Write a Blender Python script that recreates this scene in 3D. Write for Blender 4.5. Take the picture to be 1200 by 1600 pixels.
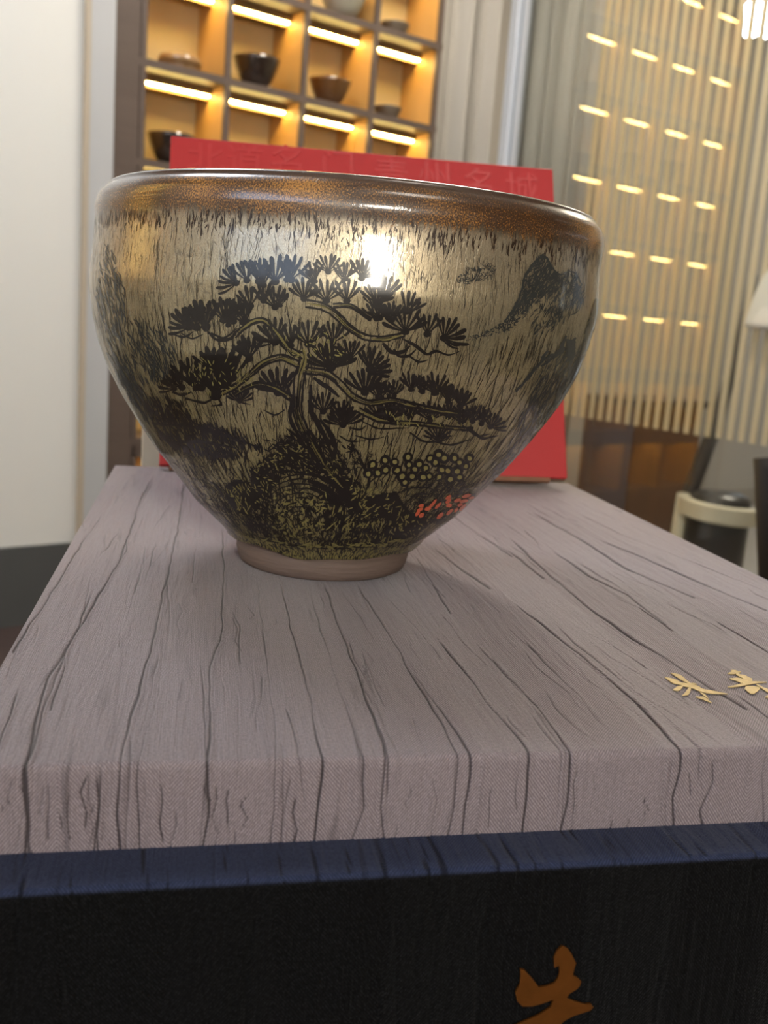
import bpy, math, random
import numpy as np
from mathutils import Vector, Matrix
random.seed(7)
RNG = np.random.default_rng(7)
for _o in list(bpy.data.objects):
    bpy.data.objects.remove(_o)
SC = bpy.context.scene
COL = SC.collection

# ------------------------------------------------------------------ camera
ZL = 0.81                       # height of the mauve box top above the floor
CAMH = 0.066                    # camera above the mauve box top
F = 1560.0                      # focal length in pixels of the 1200 x 1600 frame
PITCH, ROLL = math.radians(10.815), math.radians(4.278)
cp, sp, cr, sr = math.cos(PITCH), math.sin(PITCH), math.cos(ROLL), math.sin(ROLL)
CAM = np.array([0.0, 0.0, ZL + CAMH])
_fw = np.array([0, cp, -sp]); _up0 = np.array([0, sp, cp]); _x = np.array([1.0, 0, 0])
_right = cr * _x + sr * _up0
_up = -sr * _x + cr * _up0
cam_data = bpy.data.cameras.new('camera')
cam = bpy.data.objects.new('camera', cam_data)
COL.objects.link(cam)
M = Matrix.Identity(4)
for i in range(3):
    M[i][0], M[i][1], M[i][2], M[i][3] = _right[i], _up[i], -_fw[i], CAM[i]
cam.matrix_world = M
cam_data.sensor_fit = 'HORIZONTAL'
cam_data.sensor_width = 36.0
cam_data.lens = F / 1200.0 * 36.0
cam_data.clip_start = 0.005
cam_data.dof.use_dof = True
cam_data.dof.focus_distance = 0.208
cam_data.dof.aperture_fstop = 40.0
SC.camera = cam

# ------------------------------------------------------------------ world, exposure
SC.view_settings.view_transform = 'Standard'
SC.view_settings.look = 'None'
SC.view_settings.exposure = 0.15
SC.view_settings.gamma = 1.0
SC.view_settings.use_curve_mapping = False
SC.cycles.use_denoising = True
SC.cycles.max_bounces = 8
SC.cycles.transparent_max_bounces = 16
SC.cycles.caustics_reflective = False
SC.cycles.caustics_refractive = False
SC.cycles.sample_clamp_indirect = 6.0
world = bpy.data.worlds.new('world')
SC.world = world
world.use_nodes = True
world.node_tree.nodes['Background'].inputs[0].default_value = (0.75, 0.85, 1.0, 1)
world.node_tree.nodes['Background'].inputs[1].default_value = 4.0

LAMP = dict(key=6.0, fill=20.0, side=42.0, globe=110.0, outside=34.0, led=46.0)

# ------------------------------------------------------------------ pixel helpers
def rays(P):
    P = np.atleast_2d(np.asarray(P, float))
    x = (P[:, 0] - 600) / F; y = (P[:, 1] - 800) / F
    d = _fw[None] + x[:, None] * _right[None] - y[:, None] * _up[None]
    return d / np.linalg.norm(d, axis=1)[:, None]
def on_z(P, z):
    d = rays(P); t = (z - CAM[2]) / d[:, 2]
    return CAM + t[:, None] * d
def on_plane(P, pt, n):
    d = rays(P); t = np.dot(np.asarray(pt) - CAM, n) / (d @ np.asarray(n))
    return CAM + t[:, None] * d

# ------------------------------------------------------------------ node helpers
def new_mat(name):
    m = bpy.data.materials.new(name); m.use_nodes = True
    nt = m.node_tree
    return m, nt, nt.nodes['Principled BSDF']
class NB:
    """tiny node builder"""
    def __init__(s, nt): s.nt = nt; s.n = nt.nodes; s.l = nt.links
    def put(s, sock, v):
        if isinstance(v, bpy.types.NodeSocket): s.l.new(v, sock)
        elif isinstance(v, (tuple, list)):
            v = tuple(v)
            if sock.type == 'RGBA' and len(v) == 3: v = v + (1,)
            sock.default_value = v
        else: sock.default_value = v
    def math(s, op, a, b=0.0, c=0.0, clamp=False):
        x = s.n.new('ShaderNodeMath'); x.operation = op; x.use_clamp = clamp
        s.put(x.inputs[0], a); s.put(x.inputs[1], b); s.put(x.inputs[2], c)
        return x.outputs[0]
    def mix(s, f, a, b):
        x = s.n.new('ShaderNodeMix'); x.data_type = 'RGBA'
        s.put(x.inputs[0], f); s.put(x.inputs[6], a); s.put(x.inputs[7], b)
        return x.outputs[2]
    def sstep(s, v, a, b, lo=0.0, hi=1.0):
        x = s.n.new('ShaderNodeMapRange'); x.interpolation_type = 'SMOOTHSTEP'
        s.put(x.inputs[0], v); s.put(x.inputs[1], a); s.put(x.inputs[2], b); s.put(x.inputs[3], lo); s.put(x.inputs[4], hi)
        return x.outputs[0]
    def noise(s, vec, scale, detail=2.0, rough=0.5, dist=0.0):
        x = s.n.new('ShaderNodeTexNoise')
        if vec is not None: s.l.new(vec, x.inputs['Vector'])
        x.inputs['Scale'].default_value = scale; x.inputs['Detail'].default_value = detail
        x.inputs['Roughness'].default_value = rough; x.inputs['Distortion'].default_value = dist
        return x.outputs[0]
    def vor_edge(s, vec, scale):
        x = s.n.new('ShaderNodeTexVoronoi'); x.feature = 'DISTANCE_TO_EDGE'
        s.l.new(vec, x.inputs['Vector']); x.inputs['Scale'].default_value = scale
        return x.outputs['Distance']
    def comb(s, x_, y_, z_=0.0):
        x = s.n.new('ShaderNodeCombineXYZ')
        s.put(x.inputs[0], x_); s.put(x.inputs[1], y_); s.put(x.inputs[2], z_)
        return x.outputs[0]
    def sep(s, v):
        x = s.n.new('ShaderNodeSeparateXYZ'); s.l.new(v, x.inputs[0]); return x.outputs
    def scale(s, v, k):
        x = s.n.new('ShaderNodeVectorMath'); x.operation = 'MULTIPLY'
        s.l.new(v, x.inputs[0]); x.inputs[1].default_value = k; return x.outputs[0]
    def uv(s):
        return s.n.new('ShaderNodeUVMap').outputs[0]
    def obj(s):
        return s.n.new('ShaderNodeTexCoord').outputs['Object']
    def bump(s, hgt, strength, dist):
        x = s.n.new('ShaderNodeBump'); s.put(x.inputs['Height'], hgt)
        x.inputs['Strength'].default_value = strength; x.inputs['Distance'].default_value = dist
        return x.outputs[0]
def simple(name, col, rough=0.5, metal=0.0, var=0.12, scale=20.0, stretch=(1, 1, 1), bump=0.0, coat=0.0, spec=0.5):
    m, nt, b = new_mat(name); k = NB(nt)
    v = k.scale(k.obj(), stretch)
    n = k.noise(v, scale, 4.0, 0.6)
    lo = tuple(c * (1 - var) for c in col); hi = tuple(min(1, c * (1 + var)) for c in col)
    k.put(b.inputs['Base Color'], k.mix(n, lo, hi))
    b.inputs['Roughness'].default_value = rough; b.inputs['Metallic'].default_value = metal
    b.inputs['Coat Weight'].default_value = coat; b.inputs['Coat Roughness'].default_value = 0.1
    b.inputs['Specular IOR Level'].default_value = spec
    if bump: k.put(b.inputs['Normal'], k.bump(n, bump, 0.002))
    return m
def emit(name, col, strength):
    m, nt, b = new_mat(name)
    b.inputs['Base Color'].default_value = (*col, 1)
    b.inputs['Emission Color'].default_value = (*col, 1)
    b.inputs['Emission Strength'].default_value = strength
    return m

# ------------------------------------------------------------------ mesh helpers
def mesh_obj(name, V, Fs, mat, parent=None, smooth=False, uvs=None):
    me = bpy.data.meshes.new(name)
    me.from_pydata([tuple(map(float, v)) for v in V], [], Fs)
    if uvs is not None:
        ul = me.uv_layers.new(name='UVMap')
        li = np.zeros(len(me.loops), np.int32); me.loops.foreach_get('vertex_index', li)
        ul.data.foreach_set('uv', np.asarray(uvs, np.float32)[li].ravel())
    me.update()
    if smooth: me.polygons.foreach_set('use_smooth', [True] * len(me.polygons))
    o = bpy.data.objects.new(name, me)
    if mat: me.materials.append(mat)
    COL.objects.link(o)
    if parent is not None: o.parent = parent
    return o
def fast_obj(name, V, Q, mat, parent=None, smooth=False, uvs=None, attr=None):
    """big quad meshes from numpy arrays"""
    V = np.asarray(V, np.float32); Q = np.asarray(Q, np.int32)
    me = bpy.data.meshes.new(name)
    me.vertices.add(len(V)); me.vertices.foreach_set('co', V.ravel())
    k = Q.shape[1]
    me.loops.add(Q.size); me.loops.foreach_set('vertex_index', Q.ravel())
    me.polygons.add(len(Q))
    me.polygons.foreach_set('loop_start', np.arange(0, Q.size, k, dtype=np.int32))
    me.polygons.foreach_set('loop_total', np.full(len(Q), k, np.int32))
    if smooth: me.polygons.foreach_set('use_smooth', np.ones(len(Q), bool))
    me.update(calc_edges=True)
    if uvs is not None:
        ul = me.uv_layers.new(name='UVMap')
        ul.data.foreach_set('uv', np.asarray(uvs, np.float32)[Q.ravel()].ravel())
    if attr is not None:
        for an, av in attr.items():
            a = me.attributes.new(an, 'FLOAT', 'POINT'); a.data.foreach_set('value', np.asarray(av, np.float32))
    me.validate()
    o = bpy.data.objects.new(name, me); me.materials.append(mat)
    COL.objects.link(o)
    if parent is not None: o.parent = parent
    return o
def tag(o, label=None, cat=None, group=None, kind=None):
    if label: o['label'] = label
    if cat: o['category'] = cat
    if group: o['group'] = group
    if kind: o['kind'] = kind
    return o
def empty(name, loc=(0, 0, 0), rz=0.0, label=None, cat=None, group=None, kind=None):
    o = bpy.data.objects.new(name, None); o.empty_display_size = 0.02
    o.location = loc; o.rotation_euler = (0, 0, rz); COL.objects.link(o)
    return tag(o, label, cat, group, kind)
def box_vf(o, u, v, w, bev=0.0):
    """box from corner o along u, v, w (vectors)"""
    o, u, v, w = map(lambda q: np.asarray(q, float), (o, u, v, w))
    P = [o + a * u + b * v + c * w for c in (0, 1) for b in (0, 1) for a in (0, 1)]
    Fs = [(0, 2, 3, 1), (4, 5, 7, 6), (0, 1, 5, 4), (2, 6, 7, 3), (0, 4, 6, 2), (1, 3, 7, 5)]
    return P, Fs
def box(name, o, u, v, w, mat, parent=None, bev=0.0, seg=2):
    P, Fs = box_vf(o, u, v, w)
    if np.dot(np.cross(u, v), w) < 0: Fs = [f[::-1] for f in Fs]
    ob = mesh_obj(name, P, Fs, mat, parent)
    if bev:
        m = ob.modifiers.new('bevel', 'BEVEL'); m.width = bev; m.segments = seg; m.limit_method = 'NONE'
        ob.data.polygons.foreach_set('use_smooth', [True] * len(ob.data.polygons))
        m2 = ob.modifiers.new('wn', 'WEIGHTED_NORMAL'); m2.keep_sharp = True
    return ob
def lathe(name, prof, mat, parent=None, n=48, center=(0, 0, 0), closed=False, uvs=False):
    prof = np.asarray(prof, float); m = len(prof)
    th = np.linspace(0, 2 * np.pi, n, endpoint=False)
    V = np.zeros((m, n, 3))
    V[:, :, 0] = prof[:, 0][:, None] * np.cos(th) + center[0]
    V[:, :, 1] = prof[:, 0][:, None] * np.sin(th) + center[1]
    V[:, :, 2] = prof[:, 1][:, None] + center[2]
    Q = []
    for i in range(m - 1 + (1 if closed else 0)):
        a = i * n; b = ((i + 1) % m) * n
        for j in range(n):
            j2 = (j + 1) % n
            Q.append((a + j, a + j2, b + j2, b + j))
    Vf = V.reshape(-1, 3).tolist()
    if not closed:
        c0 = len(Vf); Vf.append([center[0], center[1], prof[0, 1] + center[2]])
        c1 = len(Vf); Vf.append([center[0], center[1], prof[-1, 1] + center[2]])
        for j in range(n):
            j2 = (j + 1) % n
            Q.append((c0, j2, j)); Q.append((c1, (m - 1) * n + j, (m - 1) * n + j2))
    return mesh_obj(name, Vf, Q, mat, parent, smooth=True)
def tube(name, pts, rad, mat, parent=None, n=12):
    pts = [np.asarray(p, float) for p in pts]; V = []; Fs = []
    rad = rad if hasattr(rad, '__len__') else [rad] * len(pts)
    for i, p in enumerate(pts):
        t = pts[min(i + 1, len(pts) - 1)] - pts[max(i - 1, 0)]; t /= np.linalg.norm(t)
        a = np.cross(t, [0, 0, 1.0] if abs(t[2]) < .9 else [1.0, 0, 0]); a /= np.linalg.norm(a); b = np.cross(t, a)
        for j in range(n):
            w = 2 * math.pi * j / n
            V.append(p + rad[i] * (math.cos(w) * a + math.sin(w) * b))
    for i in range(len(pts) - 1):
        for j in range(n):
            j2 = (j + 1) % n
            Fs.append((i * n + j, i * n + j2, (i + 1) * n + j2, (i + 1) * n + j))
    Fs.append(tuple(range(n))[::-1]); Fs.append(tuple((len(pts) - 1) * n + j for j in range(n)))
    return mesh_obj(name, V, Fs, mat, parent, smooth=True)

# ================================================================== THE ROOM
A_S = 0.89518
SD = np.array([math.sin(A_S), math.cos(A_S), 0.0])        # along the shelf wall, to the right and away
ND = np.array([-math.cos(A_S), math.sin(A_S), 0.0])       # into the shelf wall
UPV = np.array([0, 0, 1.0])
S0 = np.array([-0.7137, 2.7736, 0.0])                     # front left foot of the shelf
TM = 1.337                                                # the glass wall stands here along the shelf wall
ROOM_H = 2.75
def RW(t, w, z):                                          # t along shelf wall, w out into the room, z height
    return S0 + t * SD - w * ND + z * UPV

mt_floor = simple('floor_dark_wood', (0.052, 0.036, 0.034), 0.42, var=0.35, scale=6, stretch=(1, 9, 1))
mt_wall = simple('wall_white_paint', (0.78, 0.78, 0.76), 0.55, var=0.02, scale=3)
mt_wall_b = simple('wall_grey_paint', (0.26, 0.235, 0.21), 0.7, var=0.04, scale=3)
mt_ceil = simple('ceiling_paint', (0.7, 0.69, 0.66), 0.8, var=0.02, scale=3)
mt_trim = simple('trim_grey_lacquer', (0.52, 0.53, 0.55), 0.35, var=0.03, scale=5)
mt_base = simple('baseboard_grey', (0.085, 0.088, 0.09), 0.5, var=0.08, scale=8)
mt_alu = simple('brushed_aluminium', (0.66, 0.70, 0.78), 0.35, 0.15, var=0.05, scale=40, stretch=(1, 1, .05))
mt_outwall = simple('outside_wall_grey', (0.36, 0.33, 0.29), 0.8, var=0.08, scale=2)
mt_outfloor = simple('outside_floor_grey', (0.30, 0.285, 0.26), 0.35, var=0.1, scale=3)

XL, XR, YB = -4.2, 2.6, -2.6     # extents measured along t (left), glass, and back into the room (w)
def wall(name, a, b, th, z0, z1, mat, parent=None, kind='structure'):
    """upright slab from plan point a to b (RW t,w pairs), thickness th to the left of a->b"""
    A, B = RW(*a, z0), RW(*b, z0); d = (B - A); nn = np.cross(UPV, d / np.linalg.norm(d))
    o = box(name, A, d, nn * th, UPV * (z1 - z0), mat, parent)
    if parent is None: o['kind'] = kind
    return o
TL, WB = -2.6, 4.6               # left wall t, back wall w
TR = TM + 3.2                    # far side of the space behind the glass
fl = box('floor', RW(TL - .1, WB + .1, -.1), SD * (TM - TL + .1), ND * (WB + .6), UPV * .1, mt_floor); tag(fl, kind='structure')
flo = box('floor_outside', RW(TM, WB + .1, -.1), SD * (TR - TM + .1), ND * (WB + .6), UPV * .1, mt_outfloor); tag(flo, kind='structure')
ce = box('ceiling', RW(TL - .1, WB + .1, ROOM_H), SD * (TR - TL + .2), ND * (WB + .6), UPV * .1, mt_ceil); tag(ce, kind='structure')
wall('wall_outside', (TR, -.4), (TR, WB), .1, 0, ROOM_H, mt_outwall)
wall('wall_outside_end', (TM + .02, -.5), (TR, -.5), .1, 0, ROOM_H, mt_outwall)
wall('wall_shelf', (TL, 0.0), (-.155, 0.0), .4, .218, ROOM_H, mt_wall)
wall('baseboard_left', (TL, 0.012), (-.155, 0.012), .412, 0, .218, mt_base)
wall('trim_1', (-.155, .012), (-.083, .012), .412, 0, ROOM_H, mt_trim)
wall('trim_2', (-.162, .018), (-.150, .018), .02, 0, ROOM_H, simple('trim_beige_edge', (0.50, 0.43, 0.34), 0.5, var=.05))
wall('wall_niche', (-.083, -.22), (TM + .05, -.22), .15, 0, ROOM_H, mt_wall_b)
wall('wall_back', (TR, WB), (TL, WB), .1, 0, ROOM_H, mt_wall_b)
# left wall with a window opening (daylight)
WW0, WW1, WZ0, WZ1 = 2.42, 3.68, 1.17, 1.76
wall('wall_left', (TL, WW0), (TL, -.4), .1, 0, ROOM_H, mt_wall)
wall('wall_left_rear', (TL, WB), (TL, WW1), .1, 0, ROOM_H, mt_wall)
wall('wall_left_sill', (TL, WW1), (TL, WW0), .1, 0, WZ0, mt_wall)
wall('wall_left_head', (TL, WW1), (TL, WW0), .1, WZ1, ROOM_H, mt_wall)

def glass_mat(name, refl, tint):
    m, nt, b = new_mat(name); k = NB(nt); nt.nodes.remove(b)
    tr = k.n.new('ShaderNodeBsdfTransparent'); tr.inputs[0].default_value = (*tint, 1)
    gl = k.n.new('ShaderNodeBsdfGlossy'); gl.inputs['Roughness'].default_value = 0.0; gl.inputs[0].default_value = (1, 1, 1, 1)
    lw = k.n.new('ShaderNodeLayerWeight'); lw.inputs['Blend'].default_value = .5
    wv = k.noise(k.obj(), 1.5, 1.0)
    f = k.math('ADD', k.math('MULTIPLY_ADD', k.math('POWER', lw.outputs['Facing'], 5.0), .95, .04), k.math('ADD', refl, k.math('MULTIPLY', wv, 0.01)), clamp=True)
    mx = k.n.new('ShaderNodeMixShader'); k.l.new(f, mx.inputs[0]); k.l.new(tr.outputs[0], mx.inputs[1]); k.l.new(gl.outputs[0], mx.inputs[2])
    k.l.new(mx.outputs[0], nt.nodes['Material Output'].inputs[0])
    return m
mt_glass = glass_mat('clear_partition_glass', 0.012, (0.95, 0.96, 0.95))
mt_winglass = glass_mat('window_glass', 0.02, (0.9, 0.95, 1.0))
mt_glassedge = simple('blue_glass_edge', (0.03, 0.12, 0.22), 0.1, var=0.1, spec=0.8)

# window with daylight in the left wall
w1 = empty('window_1', RW(TL - .05, WW1, WZ0), kind='structure')
_wi = Vector(w1.location)
def wpart(name, t0, t1, wa, wb, z0, z1, mat, parent):
    o = box(name, RW(t0, wb, z0) - np.array(_wi), SD * (t1 - t0), ND * (wb - wa), UPV * (z1 - z0), mat, parent); return o
for (wa, wb, z0, z1) in ((WW0, WW1, WZ0, WZ0 + .04), (WW0, WW1, WZ1 - .04, WZ1), (WW0, WW0 + .04, WZ0 + .04, WZ1 - .04), (WW1 - .04, WW1, WZ0 + .04, WZ1 - .04), ((WW0 + WW1) / 2 - .015, (WW0 + WW1) / 2 + .015, WZ0 + .04, WZ1 - .04)):
    wpart('window_frame', TL - .08, TL - .02, wa, wb, z0, z1, mt_alu, w1)
wpart('pane', TL - .055, TL - .05, WW0 + .04, (WW0 + WW1) / 2 - .015, WZ0 + .04, WZ1 - .04, mt_winglass, w1)
wpart('pane', TL - .055, TL - .05, (WW0 + WW1) / 2 + .015, WW1 - .04, WZ0 + .04, WZ1 - .04, mt_winglass, w1)

# glass partition on the right: aluminium corner post, pane, blue pane edge
w2 = empty('window_2', RW(TM, 0, 0), kind='structure')
_wi = Vector(w2.location)
wpart('corner_post', TM - .012, TM + .03, -.03, .0, 0, ROOM_H, mt_alu, w2)
wpart('edge_profile', TM - .002, TM + .012, .0, .012, .0, ROOM_H, mt_alu, w2)
wpart('edge_seal', TM - .001, TM + .013, .012, .018, .0, ROOM_H, mt_glassedge, w2)
wpart('edge_profile', TM - .002, TM + .012, .018, .046, .0, ROOM_H, mt_alu, w2)
wpart('pane', TM, TM + .01, .046, WB, 0, ROOM_H, mt_glass, w2)

# unseen ceiling panels added to light the lid, white wall and slats
mt_lampwarm = emit('added_warm_light', (1.0, 0.91, 0.80), LAMP['key'])
mt_lampcool = emit('added_cool_light', (0.86, 0.92, 1.0), LAMP['fill'])
mt_lampbody = simple('lamp_white_metal', (0.8, 0.8, 0.8), 0.4, var=0.02)
def plan(x, y, z=0.0): return np.array([x, y, z])
def added_panel(x, y, sx, sy, mat, label, z=ROOM_H, rz=0.0):
    t = empty('added_light_panel', (x, y, z), rz, label, 'added light')
    box('panel_frame', (-sx / 2 - .02, -sy / 2 - .02, -.03), (sx + .04, 0, 0), (0, sy + .04, 0), (0, 0, .03), mt_lampbody, t)
    box('diffuser', (-sx / 2, -sy / 2, -.034), (sx, 0, 0), (0, sy, 0), (0, 0, .004), mat, t)
    return t
added_panel(0.75, -0.75, .5, .5, mt_lampwarm, 'square warm light panel added out of view behind the table', rz=.6)  # added key light for the lid
added_panel(-0.9, 1.3, .6, .6, mt_lampcool, 'square cool fill panel added out of view to brighten the white wall', rz=.6)  # added fill for the white wall
RZ_S = math.atan2(SD[1], SD[0])
mt_lampside = emit('added_neutral_light', (1.0, 0.90, 0.76), LAMP['side'])
added_panel(*RW(.50, .95, 0)[:2], .22, 1.2, mt_lampside, 'long neutral light panel added out of view to light the slats', rz=RZ_S)  # added wash light for the slats and curtain
# globe wall lamp on the back wall
mt_globe = emit('globe_lamp_glass', (1.0, 0.95, 0.84), LAMP['globe'])
gq = RW(-1.90, WB - .24, 1.38)
gw = empty('globe_wall_lamp', gq, 0, 'round white globe lamp on the rear wall', 'wall lamp')
lathe('globe', [(.115 * math.sin(a), -.115 * math.cos(a)) for a in np.linspace(.02, math.pi - .02, 20)], mt_globe, gw, n=32)
tube('lamp_arm', [(0, 0, 0), tuple(-ND * .24)], .012, mt_alu, gw, n=12)
lathe('wall_plate', [(.05, -.05), (.05, .05)], mt_alu, gw, n=24, center=tuple(-ND * .19))

# ================================================================== LIT SHELF
mt_board = simple('shelf_dark_walnut', (0.120, 0.088, 0.074), 0.45, var=0.2, scale=8, stretch=(1, 1, 6))
mt_back = simple('shelf_back_cream', (0.80, 0.66, 0.38), 0.6, var=0.05, scale=4)
mt_side = simple('shelf_side_orange_wood', (0.62, 0.36, 0.12), 0.5, var=0.15, scale=10, stretch=(1, 1, .2))
mt_led = emit('led_strip_light', (1.0, 0.70, 0.22), LAMP['led'])
mt_chan = simple('led_channel_metal', (0.30, 0.2, 0.09), 0.4, var=0.05)
Z_ROW0 = ZL + .683
J0, J1, NC = -5, 4, 4
DEP, PT = .175, .25
def lit_shelf(loc, rz, nc, j0, j1, label, post=True):
    sh = empty('lit_display_shelf', loc, rz, label, 'shelf')
    def spart(name, t0, t1, d0, d1, z0, z1, mat, parent=sh):
        return box(name, (t0, d0, z0), (t1 - t0, 0, 0), (0, d1 - d0, 0), (0, 0, z1 - z0), mat, parent)
    zb, zt = Z_ROW0 + j0 * PT, Z_ROW0 + j1 * PT
    if post: spart('side_post', -.082, -.011, 0, DEP + .03, 0, ROOM_H, mt_board)
    for j in range(j0, j1 + 1):
        z = Z_ROW0 + j * PT
        spart('shelf_board', -.011, nc * PT + .012, 0.0, DEP, z - .010, z + .010, mt_board)
        if j <= -3: spart('added_valance', -.011, nc * PT + .012, 0.0, .012, z - .045, z - .010, mt_board)  # lip added to hide the low LED strips from eye level
    for i in range(nc + 1):
        for j in range(j0, j1):
            z = Z_ROW0 + j * PT
            spart('divider', i * PT - .008, i * PT + .008, 0.0, .012, z + .010, z + PT - .010, mt_board)
            spart('divider_panel', i * PT - .007, i * PT + .007, .012, DEP, z + .010, z + PT - .010, mt_side)
    spart('back_panel', -.011, nc * PT + .012, DEP, DEP + .012, zb - .01, zt + .01, mt_back)
    spart('plinth', -.011, nc * PT + .012, .02, DEP + .012, 0, zb - .01, mt_board)
    spart('top_panel', -.011, nc * PT + .012, 0.0, DEP + .012, zt + .01, ROOM_H, mt_board)
    for j in range(j0 + 1, j1 + 1):
        for i in range(nc):
            z = Z_ROW0 + j * PT - .010
            spart('led_channel', i * PT + .008, i * PT + PT - .008, .080, .100, z - .019, z, mt_chan)
            spart('led_lip', i * PT + .008, i * PT + PT - .008, .094, .098, z - .031, z - .019, mt_chan)
            spart('led_strip', i * PT + .012, i * PT + PT - .012, .083, .091, z - .024, z - .019, mt_led)
    return sh
RZ_S = math.atan2(SD[1], SD[0])
lit_shelf(tuple(RW(0, 0, 0)), RZ_S, NC, J0, J1, 'dark wood display shelf with glowing square cubbies behind the red box')
lit_shelf(tuple(RW(TL + .19, 1.30, 0)), RZ_S + math.pi / 2, 4, -3, 3, 'second lit display shelf standing against the left wall', post=False)

mt_ware = {
 'tan': simple('ware_tan_glaze', (0.30, 0.17, 0.07), 0.3, var=0.2, scale=60, coat=.5),
 'black': simple('ware_black_glaze', (0.035, 0.022, 0.016), 0.2, var=0.3, scale=60, coat=.8),
 'brown': simple('ware_brown_glaze', (0.16, 0.075, 0.025), 0.25, var=0.3, scale=60, coat=.6),
 'celadon': simple('ware_pale_celadon', (0.42, 0.40, 0.32), 0.2, var=0.1, scale=30, coat=.8),
 'grey': simple('ware_grey_glaze', (0.15, 0.12, 0.09), 0.35, var=0.15, scale=60, coat=.4)}
def bowl_prof(R, H, foot, lip=.003):
    out = [(foot * .9, 0), (foot, .001), (foot, H * .09), (foot * 1.05, H * .13)]
    for k in range(1, 12):
        f = k / 11
        out.append((foot * 1.05 + (R - foot * 1.05) * f ** .62, H * (.13 + .87 * f ** 1.15)))
    for k in range(10, 0, -1):
        f = k / 11
        out.append((max(.002, foot * .7 + (R - lip - foot * .7) * f ** .62), H * (.16 + .83 * f ** 1.15)))
    return out
def ware(kind, px, py, jrow, d, R, H, foot, label, dome=False):
    """stand a small vessel on a shelf board; px, py lie on the middle of its foot"""
    q = on_plane([(px, py)], RW(0, -d, 0), ND)[0]
    t = float(np.dot(q - S0, SD))
    loc = RW(t, -d, Z_ROW0 + jrow * PT + .010)
    if dome:
        o = lathe('lidded_jar', [(R * .8, 0), (R * .86, .004), (R * .86, H * .3), (R * .84, H * .36), (R, H * .42), (R, H * .6), (R * .93, H * .82), (R * .6, H * .95), (R * .2, H)], mt_ware[kind], n=40)
        tag(o, label, 'jar')
    else:
        o = lathe('shelf_bowl', bowl_prof(R, H, foot), mt_ware[kind], n=40)
        tag(o, label, 'bowl')
    o['group'] = 'pottery on the lit shelf'
    o.location = loc
    return o
ware('tan', 281, 105, 0, .085, .060, .052, .03, 'squat tan lidded jar in the cubby beside the dark post', dome=True)
ware('black', 400, 128, 0, .070, .068, .085, .028, 'deep black glazed bowl in a lit cubby')
ware('brown', 514, 156, 0, .070, .066, .076, .026, 'brown glazed bowl with flared wall in a lit cubby')
ware('grey', 605, 180, 0, .080, .046, .042, .024, 'small grey brown cup, lower of two in the column nearest the curtain')
ware('celadon', 535, 28, 1, .070, .072, .080, .03, 'pale celadon bowl high on the lit shelf')
ware('grey', 616, 52, 1, .080, .048, .042, .026, 'small grey cup, upper of two in the column nearest the curtain')
ware('black', 266, 252, -1, .080, .066, .085, .026, 'dark bowl half hidden behind the red box corner')

# curtain between shelf and glass: a folded grey drape
mt_curtain = simple('curtain_grey_linen', (0.40, 0.38, 0.345), 0.85, var=0.08, scale=60, stretch=(1, 1, .05))
nu, T0c, T1c = 180, NC * PT + .02, TM - .02
V = []; Q = []
for zi, z in enumerate((0.02, ROOM_H - .02)):
    for i in range(nu + 1):
        f = i / nu; t = T0c + (T1c - T0c) * f
        dd = .035 * math.sin(f * 2 * math.pi * 2.6 + .6) + .012 * math.sin(f * 2 * math.pi * 7.3 + 1)
        V.append(RW(t, -.06 + dd, z))
for i in range(nu): Q.append((i, i + 1, nu + 2 + i, nu + 1 + i))
cu = mesh_obj('curtain', V, Q, mt_curtain, smooth=True)
cu.modifiers.new('thickness', 'SOLIDIFY').thickness = .003
tag(cu, 'grey linen curtain hanging in folds between lit shelf and glass partition', 'curtain')

V = []; Q = []
for z in (0.02, ROOM_H - .02):
    for i in range(nu + 1):
        f = i / nu
        V.append(RW(TM + .085 + .022 * math.sin(f * 2 * math.pi * 5.2) + .006 * math.sin(f * 2 * math.pi * 13), -.03 + .35 * f, z))
for i in range(nu): Q.append((i, i + 1, nu + 2 + i, nu + 1 + i))
cu2 = mesh_obj('curtain', V, Q, mt_curtain, smooth=True)
cu2.modifiers.new('thickness', 'SOLIDIFY').thickness = .003
tag(cu2, 'grey curtain drawn aside behind the glass next to the slats', 'curtain')

# ================================================================== BEHIND THE GLASS
mt_slat = simple('slat_beige_wood', (0.62, 0.52, 0.34), 0.6, var=0.06, scale=20, stretch=(1, 1, .1))
OFF = .06
ss = empty('slat_screen', RW(TM + OFF, .33, ZL - .2), 0, 'beige vertical slat screen hanging behind the glass partition', 'screen')
_ss0 = np.array(ss.location)
for k in range(40):
    w = .325 + .0372 * k
    box('slat', RW(TM + OFF, w + .0185, ZL - .2) - _ss0, SD * .004, ND * .0185, UPV * (ROOM_H - ZL + .17), mt_slat, ss)
box('top_rail', RW(TM + OFF - .005, .325 + .0372 * 40, ROOM_H - .03) - _ss0, SD * .022, ND * (.0372 * 40 + .02), UPV * .03, mt_slat, ss)

mt_blk = simple('appliance_black_plastic', (0.035, 0.032, 0.03), 0.32, var=0.1)
mt_cream = simple('appliance_cream_plastic', (0.78, 0.72, 0.56), 0.4, var=0.03)
mt_tube = simple('appliance_dark_tube', (0.075, 0.065, 0.058), 0.45, var=0.08)
OFC = .30
GN = SD                                          # glass plane normal
def G(px, py, off): return on_plane([(px, py)], RW(TM + off, 0, 0), GN)[0]
c0 = G(1118, 830, OFC)
ap = empty('canister_appliance', (c0[0], c0[1], 0), 0, 'black canister appliance with cream frame and slanted dark tube outside the glass', 'appliance')
a0 = np.array(ap.location)
top = G(1130, 775, OFC)[2]
RB = .098
lathe('canister_body', [(RB * .8, 0), (RB * .97, .01), (RB, .03), (RB, top - .05), (RB * .98, top - .02), (RB * .9, top), (RB * .6, top + .012), (RB * .2, top + .016)], mt_blk, ap, n=48)
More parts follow.
